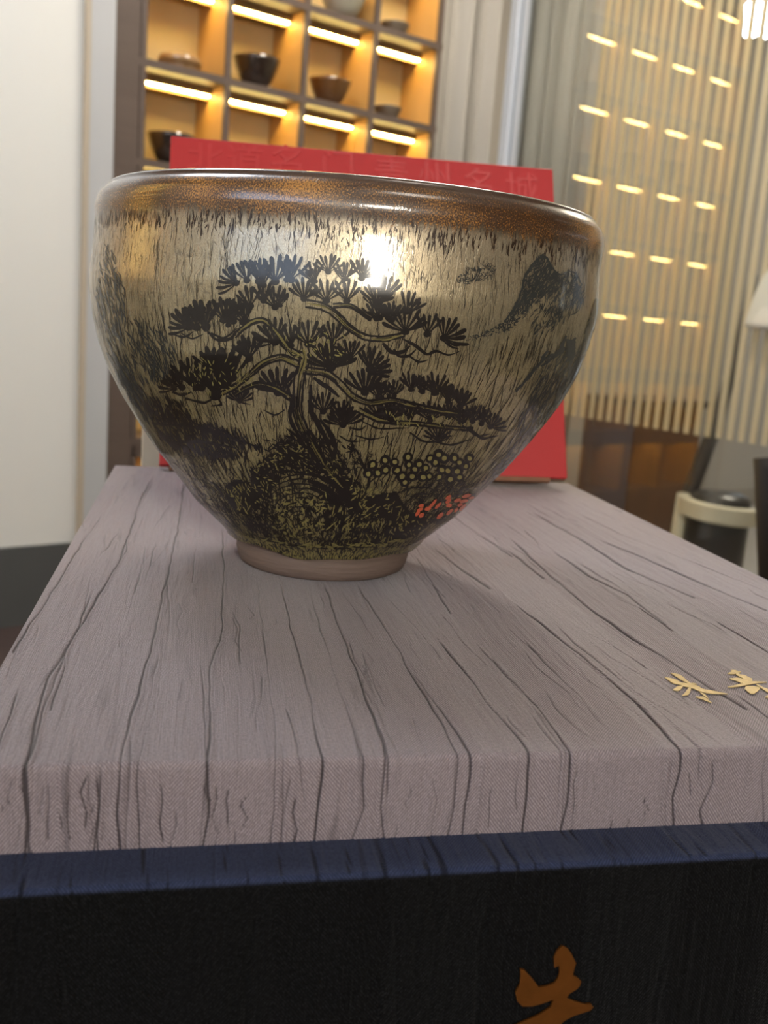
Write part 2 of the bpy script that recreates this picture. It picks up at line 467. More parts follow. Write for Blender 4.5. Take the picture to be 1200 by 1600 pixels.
# cream frame: a rounded band standing round the front of the canister
def arc_pts(r, a0_, a1_, n, z0, z1):
    out = []
    for i in range(n + 1):
        f = i / n; a = math.radians(a0_ + (a1_ - a0_) * f)
        out.append((r * math.cos(a), r * math.sin(a), z0 + (z1 - z0) * f))
    return out
vd = math.degrees(math.atan2(-c0[1], -c0[0]))     # direction back to the viewer
band = arc_pts(RB + .012, vd - 105, vd + 78, 20, top - .035, top - .055)
def ribbon_solid(name, pts, hgt, th, mat, parent):
    V = []; Fs = []
    for p in pts:
        p = np.asarray(p); r = np.array([p[0], p[1], 0]); r = r / np.linalg.norm(r)
        for (dr, dz) in ((-th / 2, -hgt / 2), (th / 2, -hgt / 2), (th / 2, hgt / 2), (-th / 2, hgt / 2)):
            V.append(p + r * dr + np.array([0, 0, dz]))
    for i in range(len(pts) - 1):
        for j in range(4):
            j2 = (j + 1) % 4
            Fs.append((i * 4 + j, (i + 1) * 4 + j, (i + 1) * 4 + j2, i * 4 + j2))
    Fs.append((0, 1, 2, 3)); Fs.append(tuple((len(pts) - 1) * 4 + j for j in (3, 2, 1, 0)))
    o = mesh_obj(name, V, Fs, mat, parent, smooth=False)
    m = o.modifiers.new('bevel', 'BEVEL'); m.width = .006; m.segments = 3
    return o
ribbon_solid('cream_band', band, .056, .03, mt_cream, ap)
e = np.array(band[0])
tube('cream_post', [(e[0], e[1], .02), (e[0] * 1.0, e[1] * 1.0, top * .6), (e[0], e[1], top - .012)], [.034, .033, .028], mt_cream, ap, n=16)
p1 = G(1080, 765, OFC) - a0; p2 = G(1112, 680, OFC + .02) - a0; p3 = G(1150, 560, OFC + .03) - a0; p4 = G(1178, 430, OFC + .03) - a0
tube('slanted_tube', [p1 - np.array([0, 0, .05]), p1, p2, p3, p4], [.026, .026, .024, .017, .014], mt_tube, ap, n=16)

# low wooden chest and stool far behind the glass
mt_chest = simple('chest_brown_wood', (0.11, 0.05, 0.02), 0.4, var=0.35, scale=9, stretch=(1, 1, .3))
mt_dark = simple('dark_cabinet', (0.045, 0.036, 0.032), 0.45, var=0.15)
ch = empty('wooden_chest', RW(TM + .75, .02, 0), 0, 'brown wooden chest low behind the glass beside the red box', 'chest')
h0 = np.array(ch.location)
zt_ = ZL - .18
box('chest_body', RW(TM + .75, .10, .06) - h0, SD * .45, ND * .27, UPV * (zt_ - .08), mt_chest, ch, bev=.008)
box('chest_lid', RW(TM + .74, .12, zt_ - .02) - h0, SD * .47, ND * .29, UPV * .03, mt_dark, ch, bev=.006)
for (tt, ww) in ((.76, .08), (.76, -.13), (1.16, .08), (1.16, -.13)):
    box('leg', RW(TM + tt, ww, 0) - h0, SD * .04, ND * .04, UPV * .06, mt_dark, ch)
cb = empty('wall_cabinet', RW(TR - .36, 1.7, .86), 0, 'dark wall-hung cabinet on the far wall behind the slats', 'cabinet')
h0 = np.array(cb.location)
box('cabinet_body', RW(TR - .36, 1.9, .86) - h0, SD * .355, ND * 1.5, UPV * .62, mt_dark, cb, bev=.006)
for q in range(2):
    dr = box('door', RW(TR - .375, 1.89 - q * .745, .88) - h0, SD * .015, ND * .735, UPV * .58, mt_chest, cb, bev=.004)
    box('handle', RW(TR - .39, 1.24 - q * .14, 1.1) - h0, SD * .015, ND * .015, UPV * .16, mt_alu, dr)

# bright twin tube lamp and frosted pendant behind the glass
mt_lampout = emit('lamp_outside_white', (0.92, 0.96, 1.0), 14.0)
mt_frost = simple('pendant_frosted_white', (0.75, 0.74, 0.70), 0.5, var=0.03)
pl = empty('twin_tube_lamp', G(1180, 28, .5), 0, 'twin white tube lamp glowing behind the slats', 'lamp')
h0 = np.array(pl.location)
for q, px_ in enumerate((1172, 1194)):
    b0 = G(px_, 60, .5) - h0; b1 = G(px_ + 3, 2, .5) - h0
    tube('light_tube', [b0, b0 + .1 * (b1 - b0), b0 + .5 * (b1 - b0), b0 + .9 * (b1 - b0), b1], [.006, .021, .018, .021, .006], mt_lampout, pl, n=14)
m_ = G(1184, 2, .5)
tube('lamp_cord', [m_ - h0, (m_[0] - h0[0], m_[1] - h0[1], ROOM_H - h0[2])], .004, mt_dark, pl, n=8)
box('lamp_bracket', m_ - h0 - GN * .012 + ND * .04 - UPV * .005, GN * .024, -ND * .08, UPV * .02, mt_alu, pl)
pd = G(1197, 514, .03)
pn = empty('bell_pendant', (pd[0], pd[1], pd[2]), 0, 'frosted white bell pendant hanging between the glass and the slats', 'lamp')
lathe('bell_shade', [(.062, 0), (.066, .012), (.064, .03), (.05, .09), (.032, .14), (.012, .165), (.006, .168), (.006, .162), (.03, .135), (.046, .09), (.058, .03), (.058, .004)], mt_frost, pn, n=40, closed=True)
bpy.data.objects['bell_shade'].scale = (1, .35, 1)
bpy.data.objects['bell_shade'].rotation_euler = (0, 0, math.atan2(-ND[1], -ND[0]))
tube('pendant_cord', [(0, 0, .16), (0, 0, ROOM_H - pd[2])], .002, mt_dark, pn, n=8)
added_panel(*RW(TM + 1.3, .9, 0)[:2], .7, .7, emit('added_outside_light', (1.0, .9, .74), LAMP['outside']), 'large light panel added out of view to brighten the space behind the glass', rz=.6)  # unseen panel added to brighten what lies behind the glass

# ================================================================== TABLE AND FABRIC BOXES
def unit(deg): return np.array([math.cos(math.radians(deg)), math.sin(math.radians(deg)), 0.0])
BU, BV = unit(13.04), unit(100.79)
_BL = on_z([(180, 727)], ZL)[0]; _BR = on_z([(887, 755)], ZL)[0]; _F6 = on_z([(600, 1184)], ZL)[0]
def solve2(p, a, b):
    m = np.array([[a[0], b[0]], [a[1], b[1]]]); return np.linalg.solve(m, p[:2])
x_ = solve2(_BL - _F6, BU, BV); FL = _F6 + x_[0] * BU
LID_D = x_[1]
LID_W = solve2(_BR - FL, BU, BV)[0]
LID_T = .0135
def lid_uv(P):
    W = on_z(P, ZL); return np.array([solve2(w - FL, BU, BV) for w in W])
def crease_from_px(P, w, d, cont=True):
    q = lid_uv(P); return dict(s=-q[:, 1][::-1], u=q[:, 0][::-1], w=w, d=d, cont=cont)

def fabric_mat(name, dark, light, fold, sheen, pitch=.00042, front=None, spec=.35):
    m, nt, b = new_mat(name); k = NB(nt)
    uv = k.uv(); c = k.sep(uv)
    wob = k.noise(k.scale(uv, (180, 40, 1)), 1.0, 2.0)
    pp = k.math('PINGPONG', k.math('ADD', c[0], k.math('MULTIPLY', wob, .0012)), .016)
    ph = k.math('ADD', k.math('MULTIPLY', c[1], .62), k.math('MULTIPLY', pp, .80))
    st = k.math('SINE', k.math('MULTIPLY', ph, 2 * math.pi / pitch))
    st = k.math('MULTIPLY_ADD', st, .5, .5)
    cross = k.math('SINE', k.math('MULTIPLY', c[0], 2 * math.pi / (pitch * .9)))
    st = k.math('ADD', k.math('MULTIPLY', st, .8), k.math('MULTIPLY', k.math('MULTIPLY_ADD', cross, .5, .5), .2))
    fine = k.noise(k.scale(uv, (2600, 1400, 1)), 1.0, 2.0, .7)
    thr = k.math('MULTIPLY', st, k.sstep(fine, .25, .7, .45, 1.1), clamp=True)
    wr = k.noise(k.scale(uv, (330, 26, 1)), 1.0, 4.0, .62, .6)     # fine wrinkles along the pile
    wr2 = k.noise(k.scale(uv, (950, 60, 1)), 1.0, 3.0, .6, .8)
    big = k.noise(k.scale(uv, (22, 14, 1)), 1.0, 2.0)
    col = k.mix(thr, dark, light)
    wline = k.sstep(wr, .60, .72)
    col = k.mix(k.math('MULTIPLY', wline, .5), col, fold)
    col = k.mix(k.math('MULTIPLY', k.sstep(wr2, .52, .75), .30), col, dark)
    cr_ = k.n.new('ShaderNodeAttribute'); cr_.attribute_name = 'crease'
    col = k.mix(k.math('MULTIPLY', k.sstep(cr_.outputs['Fac'], .08, .5), .96), col, fold)  # crease shade painted in: grooves mixed towards the dark fold colour
    col = k.mix(k.math('MULTIPLY', big, .25), col, tuple(x * .72 for x in light))
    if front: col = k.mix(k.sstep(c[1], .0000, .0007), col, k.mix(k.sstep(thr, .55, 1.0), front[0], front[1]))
    k.put(b.inputs['Base Color'], col)
    b.inputs['Roughness'].default_value = .62
    b.inputs['Specular IOR Level'].default_value = spec
    b.inputs['Sheen Weight'].default_value = sheen
    b.inputs['Sheen Roughness'].default_value = .4
    hgt = k.math('ADD', k.math('MULTIPLY', thr, .10), k.math('ADD', k.math('MULTIPLY', wr, .9), k.math('MULTIPLY', wr2, .25)))
    k.put(b.inputs['Normal'], k.bump(hgt, .85, .0009))
    return m
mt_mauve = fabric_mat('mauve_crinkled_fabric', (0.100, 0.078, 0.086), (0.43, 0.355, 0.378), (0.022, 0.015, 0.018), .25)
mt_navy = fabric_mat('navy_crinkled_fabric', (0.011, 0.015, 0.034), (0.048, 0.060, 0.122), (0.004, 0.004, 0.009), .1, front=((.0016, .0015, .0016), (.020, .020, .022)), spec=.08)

def wrapped_sheet(name, origin, W, D, T, mat, creases, parent, du, dvt, dvf, r=.0012, seed=1):
    """fabric sheet over the top and down the front of a box, with pressed-in creases"""
    S = []; PV = []; PZ = []; NV = []; NZ = []
    nt_ = int((D - r) / dvt)
    for i in range(nt_ + 1):
        v = D - (D - r) * i / nt_; S.append(-(v - r) - r * math.pi / 4); PV.append(v); PZ.append(0); NV.append(0); NZ.append(1)
    for i in range(1, 6):
        a = math.pi / 2 * i / 6; S.append(-r * math.pi / 4 + r * a); PV.append(r - r * math.sin(a)); PZ.append(-r + r * math.cos(a)); NV.append(-math.sin(a)); NZ.append(math.cos(a))
    nf = max(3, int((T - r) / dvf))
    for i in range(nf + 1):
        z = -r - (T - r) * i / nf; S.append(r * math.pi / 4 + (-z - r)); PV.append(0); PZ.append(z); NV.append(-1); NZ.append(0)
    S, PV, PZ, NV, NZ = map(np.array, (S, PV, PZ, NV, NZ))
    nU = int(W / du); U = np.linspace(0, W, nU + 1)
    C = np.zeros((len(S), nU + 1), np.float32); H = np.zeros_like(C)
    rg = np.random.default_rng(seed)
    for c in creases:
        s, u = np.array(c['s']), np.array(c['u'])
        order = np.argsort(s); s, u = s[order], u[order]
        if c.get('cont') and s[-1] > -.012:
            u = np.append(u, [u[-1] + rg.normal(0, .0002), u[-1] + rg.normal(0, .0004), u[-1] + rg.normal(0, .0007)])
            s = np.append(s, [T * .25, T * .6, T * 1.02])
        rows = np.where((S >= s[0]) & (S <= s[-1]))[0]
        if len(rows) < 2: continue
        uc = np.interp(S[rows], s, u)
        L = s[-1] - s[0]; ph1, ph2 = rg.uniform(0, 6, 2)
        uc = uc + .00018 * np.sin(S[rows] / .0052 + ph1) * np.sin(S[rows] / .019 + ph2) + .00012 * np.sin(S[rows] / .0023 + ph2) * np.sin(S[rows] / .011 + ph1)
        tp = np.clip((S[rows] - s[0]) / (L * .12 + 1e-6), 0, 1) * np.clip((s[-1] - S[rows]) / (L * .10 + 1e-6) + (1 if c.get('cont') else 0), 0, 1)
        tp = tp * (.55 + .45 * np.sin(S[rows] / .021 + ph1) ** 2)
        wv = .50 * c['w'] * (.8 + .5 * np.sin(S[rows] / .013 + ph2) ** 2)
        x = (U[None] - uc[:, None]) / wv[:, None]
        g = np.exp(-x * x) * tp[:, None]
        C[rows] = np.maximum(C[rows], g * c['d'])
        # fold: groove with a raised lip on one side
        H[rows] += (-g * .00040 + np.exp(-((x - 2.2) / 1.6) ** 2) * tp[:, None] * .00016) * c['d']
    P = (origin[None, None] + U[None, :, None] * BU + (PV[:, None] + NV[:, None] * H)[..., None] * BV + (PZ[:, None] + NZ[:, None] * H)[..., None] * UPV)
    n0, n1 = C.shape
    idx = np.arange(n0 * n1).reshape(n0, n1)
    Q = np.stack([idx[:-1, :-1], idx[1:, :-1], idx[1:, 1:], idx[:-1, 1:]], -1).reshape(-1, 4)
    uvs = np.stack(np.broadcast_arrays(U[None], S[:, None]), -1).reshape(-1, 2)
    o = fast_obj(name, P.reshape(-1, 3), Q, mat, parent, smooth=True, uvs=uvs, attr={'crease': C.ravel()})
    return o

# creases traced on the lid (photo pixels that lie on the lid plane)
CR = [
 ([(245,735),(220,780),(207,820),(187,875),(167,910),(140,955),(107,1010),(75,1060),(58,1110),(48,1180)], .00042, 1.0),
 ([(290,738),(280,815),(262,900),(250,950),(235,1020),(210,1100),(190,1180)], .00036, .95),
 ([(347,815),(350,900),(347,960),(345,1000),(328,1040),(327,1180)], .0003, .9),
 ([(435,900),(450,960),(465,1020),(485,1090),(500,1180)], .0003, .85),
 ([(505,910),(530,980),(555,1045),(580,1110),(597,1160),(600,1178)], .00036, 1.0),
 ([(402,900),(412,1000),(425,1090),(432,1180)], .00022, .6),
 ([(480,910),(500,980),(525,1060),(555,1150)], .00034, .5),
 ([(555,910),(575,940),(600,980),(625,1020),(655,1075),(690,1130),(712,1175)], .0003, .85),
 ([(640,1045),(680,1100),(735,1175)], .0003, .9),
 ([(680,995),(735,1060),(770,1110),(820,1165)], .00032, .9),
 ([(740,1000),(785,1050),(840,1105),(880,1160)], .00028, .8),
 ([(800,940),(870,995),(940,1050),(1000,1105),(1060,1168)], .00042, 1.0),
 ([(790,835),(860,900),(920,950),(990,1000),(1050,1035),(1110,1075),(1165,1108)], .0006, 1.0),
 ([(855,855),(920,900),(980,930),(1042,978)], .0006, .9),
 ([(830,800),(910,845),(980,890),(1085,934)], .0009, 1.0),
 ([(925,840),(990,865),(1080,905),(1200,955)], .0008, 1.0),
 ([(1118,970),(1160,995),(1210,1025)], .0003, 1.0),
 ([(735,830),(800,865),(850,905)], .0007, .7),
 ([(650,870),(680,920),(705,960)], .00035, .7),
 ([(675,855),(720,890),(765,920)], .0007, .7),
 ([(160,805),(117,865),(95,905),(55,965),(20,1020)], .0004, .85),
 ([(147,920),(117,990),(95,1040),(65,1115),(50,1180)], .00035, .8),
 ([(245,845),(225,915)], .0003, .5), ([(307,850),(300,910)], .0003, .5),
 ([(250,1060),(242,1110),(225,1150)], .0002, .6), ([(315,1020),(318,1090),(322,1180)], .0002, .6),
 ([(1145,1080),(1175,1103),(1210,1130)], .0003, 1.0), ([(860,1000),(910,1030),(960,1070)], .0002, .6),
 ([(690,960),(720,1000),(760,1040)], .0002, .5), ([(600,930),(640,970),(690,1030)], .0002, .5),
 ([(900,980),(960,1010),(1010,1045)], .00022, .7), ([(950,930),(1000,950),(1050,985)], .0003, .8),
 ([(700,800),(740,830),(800,870)], .0008, .6), ([(30,1075),(15,1120),(0,1160)], .0003, .8), ([(105,1010),(95,1060),(80,1110)], .00025, .7),
 ([(855,1010),(930,1075),(970,1110)], .0002, .4), ([(370,930),(365,1000),(372,1060)], .0002, .4),
 ([(530,920),(560,960),(590,1010)], .0002, .45), ([(900,800),(970,835),(1060,870),(1200,925)], .0003, .6),
]
creases = [crease_from_px(p, w, d) for p, w, d in CR]
rgc = np.random.default_rng(5)
for _ in range(260):                                   # short faint wrinkles between them
    u0 = rgc.uniform(0, LID_W); v0 = rgc.uniform(0, LID_D); L = rgc.uniform(.01, .05)
    sl = rgc.normal(.0, .08) + (u0 / LID_W - .5) * .1
    n = 4; vs = np.linspace(v0, v0 - L, n); us = u0 + np.linspace(0, L, n) * sl + rgc.normal(0, .0006, n)
    creases.append(dict(s=-vs, u=us, w=rgc.uniform(.00018, .00042), d=rgc.uniform(.15, .6), cont=False))
for _ in range(90):                                    # wrinkles down the front edge
    u0 = rgc.uniform(0, LID_W); a, b = sorted(rgc.uniform(.0005, LID_T, 2))
    if u0 > LID_W * .45 and rgc.uniform() < .6: continue
    creases.append(dict(s=np.linspace(a, b + .003, 4), u=u0 + rgc.normal(0, .0005, 4), w=rgc.uniform(.00015, .0004), d=rgc.uniform(.3, .8), cont=False))
gb = empty('mauve_gift_box', FL + np.array([0, 0, ZL - LID_T - FL[2]]), 0, 'flat mauve fabric gift box with crinkled cover lying on the navy box', 'box')
gl_ = np.array(gb.location)
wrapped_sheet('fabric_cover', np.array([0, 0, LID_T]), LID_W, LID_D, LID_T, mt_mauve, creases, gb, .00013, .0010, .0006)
box('box_body', np.array([0, 0, 0.0001]) + BV * .0008, BU * LID_W, BV * (LID_D - .0008), UPV * (LID_T - .0009), mt_mauve, gb)

# navy box below
NAVY_H, LEDGE = .085, .0102
NV0 = FL - BV * LEDGE; NV0 = np.array([NV0[0], NV0[1], ZL - LID_T])
cre2 = []
rgc = np.random.default_rng(9)
for _ in range(150):
    u0 = rgc.uniform(0, LID_W); a = rgc.uniform(-.02, .03); L = rgc.uniform(.01, .06)
    cre2.append(dict(s=np.linspace(a, a + L, 5), u=u0 + rgc.normal(0, .0006, 5), w=rgc.uniform(.0002, .0006), d=rgc.uniform(.4, 1), cont=False))
nb = empty('navy_gift_box', (NV0[0], NV0[1], ZL - LID_T - NAVY_H), 0, 'larger navy fabric gift box with gold foil character on its front', 'box')
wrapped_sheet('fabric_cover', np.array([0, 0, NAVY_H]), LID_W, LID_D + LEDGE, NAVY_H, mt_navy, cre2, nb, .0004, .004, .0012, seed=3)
box('box_body', np.array([0, 0, .0001]) + BV * .0009, BU * LID_W, BV * (LID_D + LEDGE - .0009), UPV * (NAVY_H - .0012), mt_navy, nb)

# gold foil character on the navy front (photo outline, upper part in view)
mt_gold = simple('copper_gold_foil', (0.24, 0.085, 0.016), 0.36, .75, var=0.25, scale=300)
mt_goldp = simple('pale_gold_foil', (0.52, 0.40, 0.20), 0.42, .6, var=0.4, scale=700)
OUT = [(640,165),(665,170),(700,190),(740,250),(765,300),(785,340),(772,380),(765,410),(750,470),(800,490),(840,530),(825,575),(790,615),(715,660),(690,700),(760,735),(880,770),(940,765),(965,800),(930,835),(850,860),(760,890),(690,925),(640,960),(620,1000),(610,1150),(640,1330),(980,1300),(1020,1370),(640,1440),(150,1480),(100,1430),(480,1340),(490,1150),(470,1050),(130,1000),(250,945),(400,880),(520,800),(550,720),(440,760),(330,790),(230,790),(175,740),(155,650),(200,560),(208,480),(205,400),(250,410),(320,490),(400,590),(480,580),(560,550),(595,500),(612,450),(610,365),(560,390),(555,290),(585,215)]
OUT = [(780 + x / 6.667, 1450 + y / 6.667) for x, y in OUT]
nrm = np.cross(UPV, BU); nrm = -nrm if np.dot(nrm, BV) > 0 else nrm      # facing the viewer
Wp = on_plane(OUT, NV0, nrm) - np.array(nb.location)
import bmesh
def extruded(name, W3, nn, th, mat, parent, lift=.0):
    bm = bmesh.new(); vs = [bm.verts.new(tuple(p + nn * (lift + th))) for p in W3]
    f = bm.faces.new(vs); bm.normal_update()
    if f.normal.dot(Vector(nn)) < 0: pass
    bmesh.ops.triangulate(bm, faces=[f])
    me = bpy.data.meshes.new(name); bm.to_mesh(me); bm.free(); me.materials.append(mat)
    o = bpy.data.objects.new(name, me); COL.objects.link(o); o.parent = parent
    sm = o.modifiers.new('thickness', 'SOLIDIFY'); sm.thickness = th; sm.offset = 0
    return o
extruded('gold_character', Wp, nrm, .00035, mt_gold, nb, lift=.0001)

# pale gold foil blossoms on the mauve lid
def flat_stroke(pts, w0, w1, w2, n=8):
    """tapered pixel stroke -> outline polygon in pixels"""
    pts = np.asarray(pts, float)
    d = np.r_[0, np.cumsum(np.linalg.norm(np.diff(pts, axis=0), axis=1))]; t = np.linspace(0, d[-1], n)
    P = np.stack([np.interp(t, d, pts[:, 0]), np.interp(t, d, pts[:, 1])], 1)
    T = np.gradient(P, axis=0); T /= np.linalg.norm(T, axis=1)[:, None]; N = np.stack([-T[:, 1], T[:, 0]], 1)
    f = np.linspace(0, 1, n); W = np.where(f < .5, w0 + (w1 - w0) * f * 2, w1 + (w2 - w1) * (f - .5) * 2)[:, None] / 2
    return np.vstack([P + N * W, (P - N * W)[::-1]])
FO = [
 [((230,240),(310,275),(400,310)), 4, 46, 16], [((285,200),(360,230),(450,290)), 4, 40, 14], [((350,215),(400,260),(470,300)), 3, 26, 10],
 [((310,360),(355,350),(400,325)), 6, 46, 10], [((395,415),(440,395),(470,340)), 6, 40, 22], [((390,310),(470,320),(560,350)), 30, 44, 30],
 [((520,345),(610,375),(720,390),(820,400)), 30, 30, 4], [((480,300),(530,310)), 8, 14, 4], [((520,430),(590,440),(670,485)), 4, 30, 4], [((560,385),(600,410),(640,450)), 6, 18, 4],
 [((820,205),(880,195),(945,190)), 4, 34, 8], [((850,175),(900,190),(930,225)), 6, 30, 20], [((840,255),(900,260),(960,275),(1050,265)), 8, 44, 30], [((900,215),(980,240),(1045,270)), 10, 34, 26],
 [((820,335),(900,325),(980,305),(1070,290),(1185,288)), 8, 30, 6], [((985,340),(1050,365),(1120,345)), 30, 84, 20], [((1090,310),(1150,345),(1200,385)), 14, 18, 8], [((1140,340),(1190,360),(1240,400)), 10, 16, 6],
 [((1175,430),(1220,420),(1260,400)), 10, 40, 8], [((940,300),(960,270)), 8, 18, 6]]
fm_v = []; fm_f = []
for grp in (FO[:10], FO[10:]):
    bm = bmesh.new()
    for k_, (pts, a, b, c) in enumerate(grp):
        ol = flat_stroke([(1000 + x / 6, 1020 + y / 6) for x, y in pts], a / 6, b / 6, c / 6)
        W3 = on_z(ol, ZL) - gl_
        vs = [bm.verts.new((p[0], p[1], LID_T + .00030 + .00001 * k_)) for p in W3]
        n = len(vs) // 2
        for i in range(n - 1):
            bm.faces.new((vs[i], vs[i + 1], vs[2 * n - 2 - i], vs[2 * n - 1 - i]))
    bmesh.ops.recalc_face_normals(bm, faces=bm.faces)
    me = bpy.data.meshes.new('gold_blossom'); bm.to_mesh(me); bm.free(); me.materials.append(mt_goldp)
    o = bpy.data.objects.new('gold_blossom', me); COL.objects.link(o); o.parent = gb
    o.modifiers.new('thickness', 'SOLIDIFY').thickness = .00015
    o['label'] = 'pale gold foil blossom stamp'

# table
ZT = ZL - LID_T - NAVY_H
mt_table = simple('table_dark_stain', (0.045, 0.030, 0.026), 0.35, var=0.35, scale=5, stretch=(12, 1, 1), coat=.2)
TU0, TU1, TV0, TV1 = .006, .60, -.10, .44
tb = empty('wooden_table', (FL[0], FL[1], 0), 0, 'dark stained wooden table under the gift boxes', 'table')
box('table_top', BU * TU0 + BV * TV0 + UPV * (ZT - .03), BU * (TU1 - TU0), BV * (TV1 - TV0), UPV * .03, mt_table, tb, bev=.002)
for a in (TU0 + .03, TU1 - .08):
    for b in (TV0 + .03, TV1 - .08):
        box('leg', BU * a + BV * b, BU * .05, BV * .05, UPV * (ZT - .03), mt_table, tb)
box('apron', BU * (TU0 + .05) + BV * (TV1 - .06) + UPV * (ZT - .1), BU * (TU1 - TU0 - .1), BV * .02, UPV * .07, mt_table, tb)
box('apron', BU * (TU0 + .05) + BV * (TV0 + .04) + UPV * (ZT - .1), BU * (TU1 - TU0 - .1), BV * .02, UPV * .07, mt_table, tb)

# red leaning box with embossed characters
mt_red = simple('red_paper_board', (0.50, 0.019, 0.023), 0.5, var=0.06, scale=30)
mt_redem = simple('red_paper_emboss', (0.54, 0.028, 0.032), 0.36, var=0.05, scale=30)
mt_kraft = simple('brown_board_edge', (0.22, 0.10, 0.055), 0.7, var=0.4, scale=70)
RY, RTH, RH, RWD, RT = math.radians(9.9), math.radians(22.8), .1472, .1733, .024
ru = np.array([math.cos(RY), math.sin(RY), 0.0]); rb_ = np.array([-math.sin(RY), math.cos(RY), 0.0])
rup = rb_ * math.sin(RTH) + UPV * math.cos(RTH); rin = rb_ * math.cos(RTH) - UPV * math.sin(RTH)
rl = math.radians(.95)
ru, rup = ru * math.cos(rl) + rup * math.sin(rl), rup * math.cos(rl) - ru * math.sin(rl)
R0 = np.array([-.0921, .3985, ZL + .0022])
rb = empty('red_box', R0, 0, 'flat red box with embossed characters leaning back behind the bowl', 'box')
back = .0088                                          # lift so that the tilted back edge clears the lid
box('red_cover', np.zeros(3), ru * RWD, rin * .0035, rup * RH, mt_red, rb, bev=.0006)
box('box_tray', ru * .002 + rin * .0035 + rup * .0105, ru * (RWD - .004), rin * (RT - .0035), rup * (RH - .0125), mt_red, rb, bev=.0006)
box('brown_edge', ru * .004 - rup * .0018, ru * (RWD - .012), rin * .003, rup * .0019, mt_kraft, rb)
txt = '北道名门青州名城'
PXC = [(321, 252), (382, 255), (450, 256), (528, 264), (612, 277), (680, 281), (749, 291), (816, 298)]
fn = -rin
for ch_, pc in zip(txt, PXC):
    cu_ = bpy.data.curves.new('t', 'FONT'); cu_.body = ch_; cu_.size = .0165; cu_.align_x = 'CENTER'; cu_.align_y = 'CENTER'; cu_.extrude = .00015; cu_.bevel_depth = .00008
    to = bpy.data.objects.new('t', cu_); COL.objects.link(to)
    bpy.context.view_layer.update()
    me = bpy.data.meshes.new_from_object(to.evaluated_get(bpy.context.evaluated_depsgraph_get()))
    bpy.data.objects.remove(to); bpy.data.curves.remove(cu_)
    me.materials.clear(); me.materials.append(mt_redem)
    o = bpy.data.objects.new('embossed_character', me); COL.objects.link(o); o.parent = rb
    c3 = on_plane([pc], R0, fn)[0] - R0
    mm = Matrix.Identity(4)
    for i in range(3): mm[i][0], mm[i][1], mm[i][2], mm[i][3] = ru[i], rup[i], fn[i], c3[i] + fn[i] * .00005
    o.matrix_local = mm

# cream box standing behind the red one
mt_cbox = simple('cream_card', (0.74, 0.66, 0.52), 0.6, var=0.04, scale=30)
q = on_plane([(221, 690)], R0 + rb_ * .066, rb_)[0]
cbx = empty('cream_box', (q[0], q[1], ZT), 0, 'upright cream card box standing behind the red box', 'box')
chh = ZL + .072 - ZT
box('box_body', np.zeros(3), np.array([math.cos(RY), math.sin(RY), 0]) * .12, rb_ * .035, UPV * (chh - .03), mt_cbox, cbx, bev=.001)
box('box_lid', np.array([math.cos(RY), math.sin(RY), 0]) * -.001 - rb_ * .001 + UPV * (chh - .03), np.array([math.cos(RY), math.sin(RY), 0]) * .122, rb_ * .037, UPV * .03, mt_cbox, cbx, bev=.001)

# ================================================================== THE TEA BOWL
BH = .066
BC = np.array([-.01606, .26747, ZL])
SHEAR = .0284                                          # the hand-thrown bowl leans a little
KN = np.array([(.02,.30),(.115,.388),(.19,.468),(.26,.545),(.35,.617),(.45,.702),(.55,.774),(.65,.840),(.75,.897),(.85,.938),(.93,.959),(1.03,.978),(1.08,.983),(1.13,.979),(1.20,.9735),(1.25,.970),(1.29,.970),(1.33,.974),(1.37,.966),(1.395,.951),(1.41,.930)])
_zs = np.linspace(-.3, 1.41, 3000)
_rr = np.interp(_zs, KN[:, 0], KN[:, 1], left=None)
_rr[_zs < .02] = .30 + (_zs[_zs < .02] - .02) * .93
_kw = np.exp(-np.linspace(-2.5, 2.5, 91) ** 2); _kw /= _kw.sum()
_pad = np.r_[np.full(45, _rr[0]), _rr, _rr[-1] + (np.arange(1, 46)) * (_rr[-1] - _rr[-30]) / 30]
_rr = np.convolve(_pad, _kw, 'valid')
def prof_r(z):                                         # z in bowl units
    return np.interp(z, _zs, _rr)
def bowl_surface(th, z, lift=0.0):
    """world points of the outer glaze; th azimuth, z in bowl units, lift in metres along the normal"""
    r = prof_r(z); dr = (prof_r(z + .004) - prof_r(z - .004)) / .008
    n = np.stack([np.cos(th), np.sin(th), -dr], -1); n /= np.linalg.norm(n, axis=-1)[..., None]
    p = np.stack([r * np.cos(th) + SHEAR * z, r * np.sin(th), z], -1) * BH
    return p + n * np.asarray(lift)[..., None]
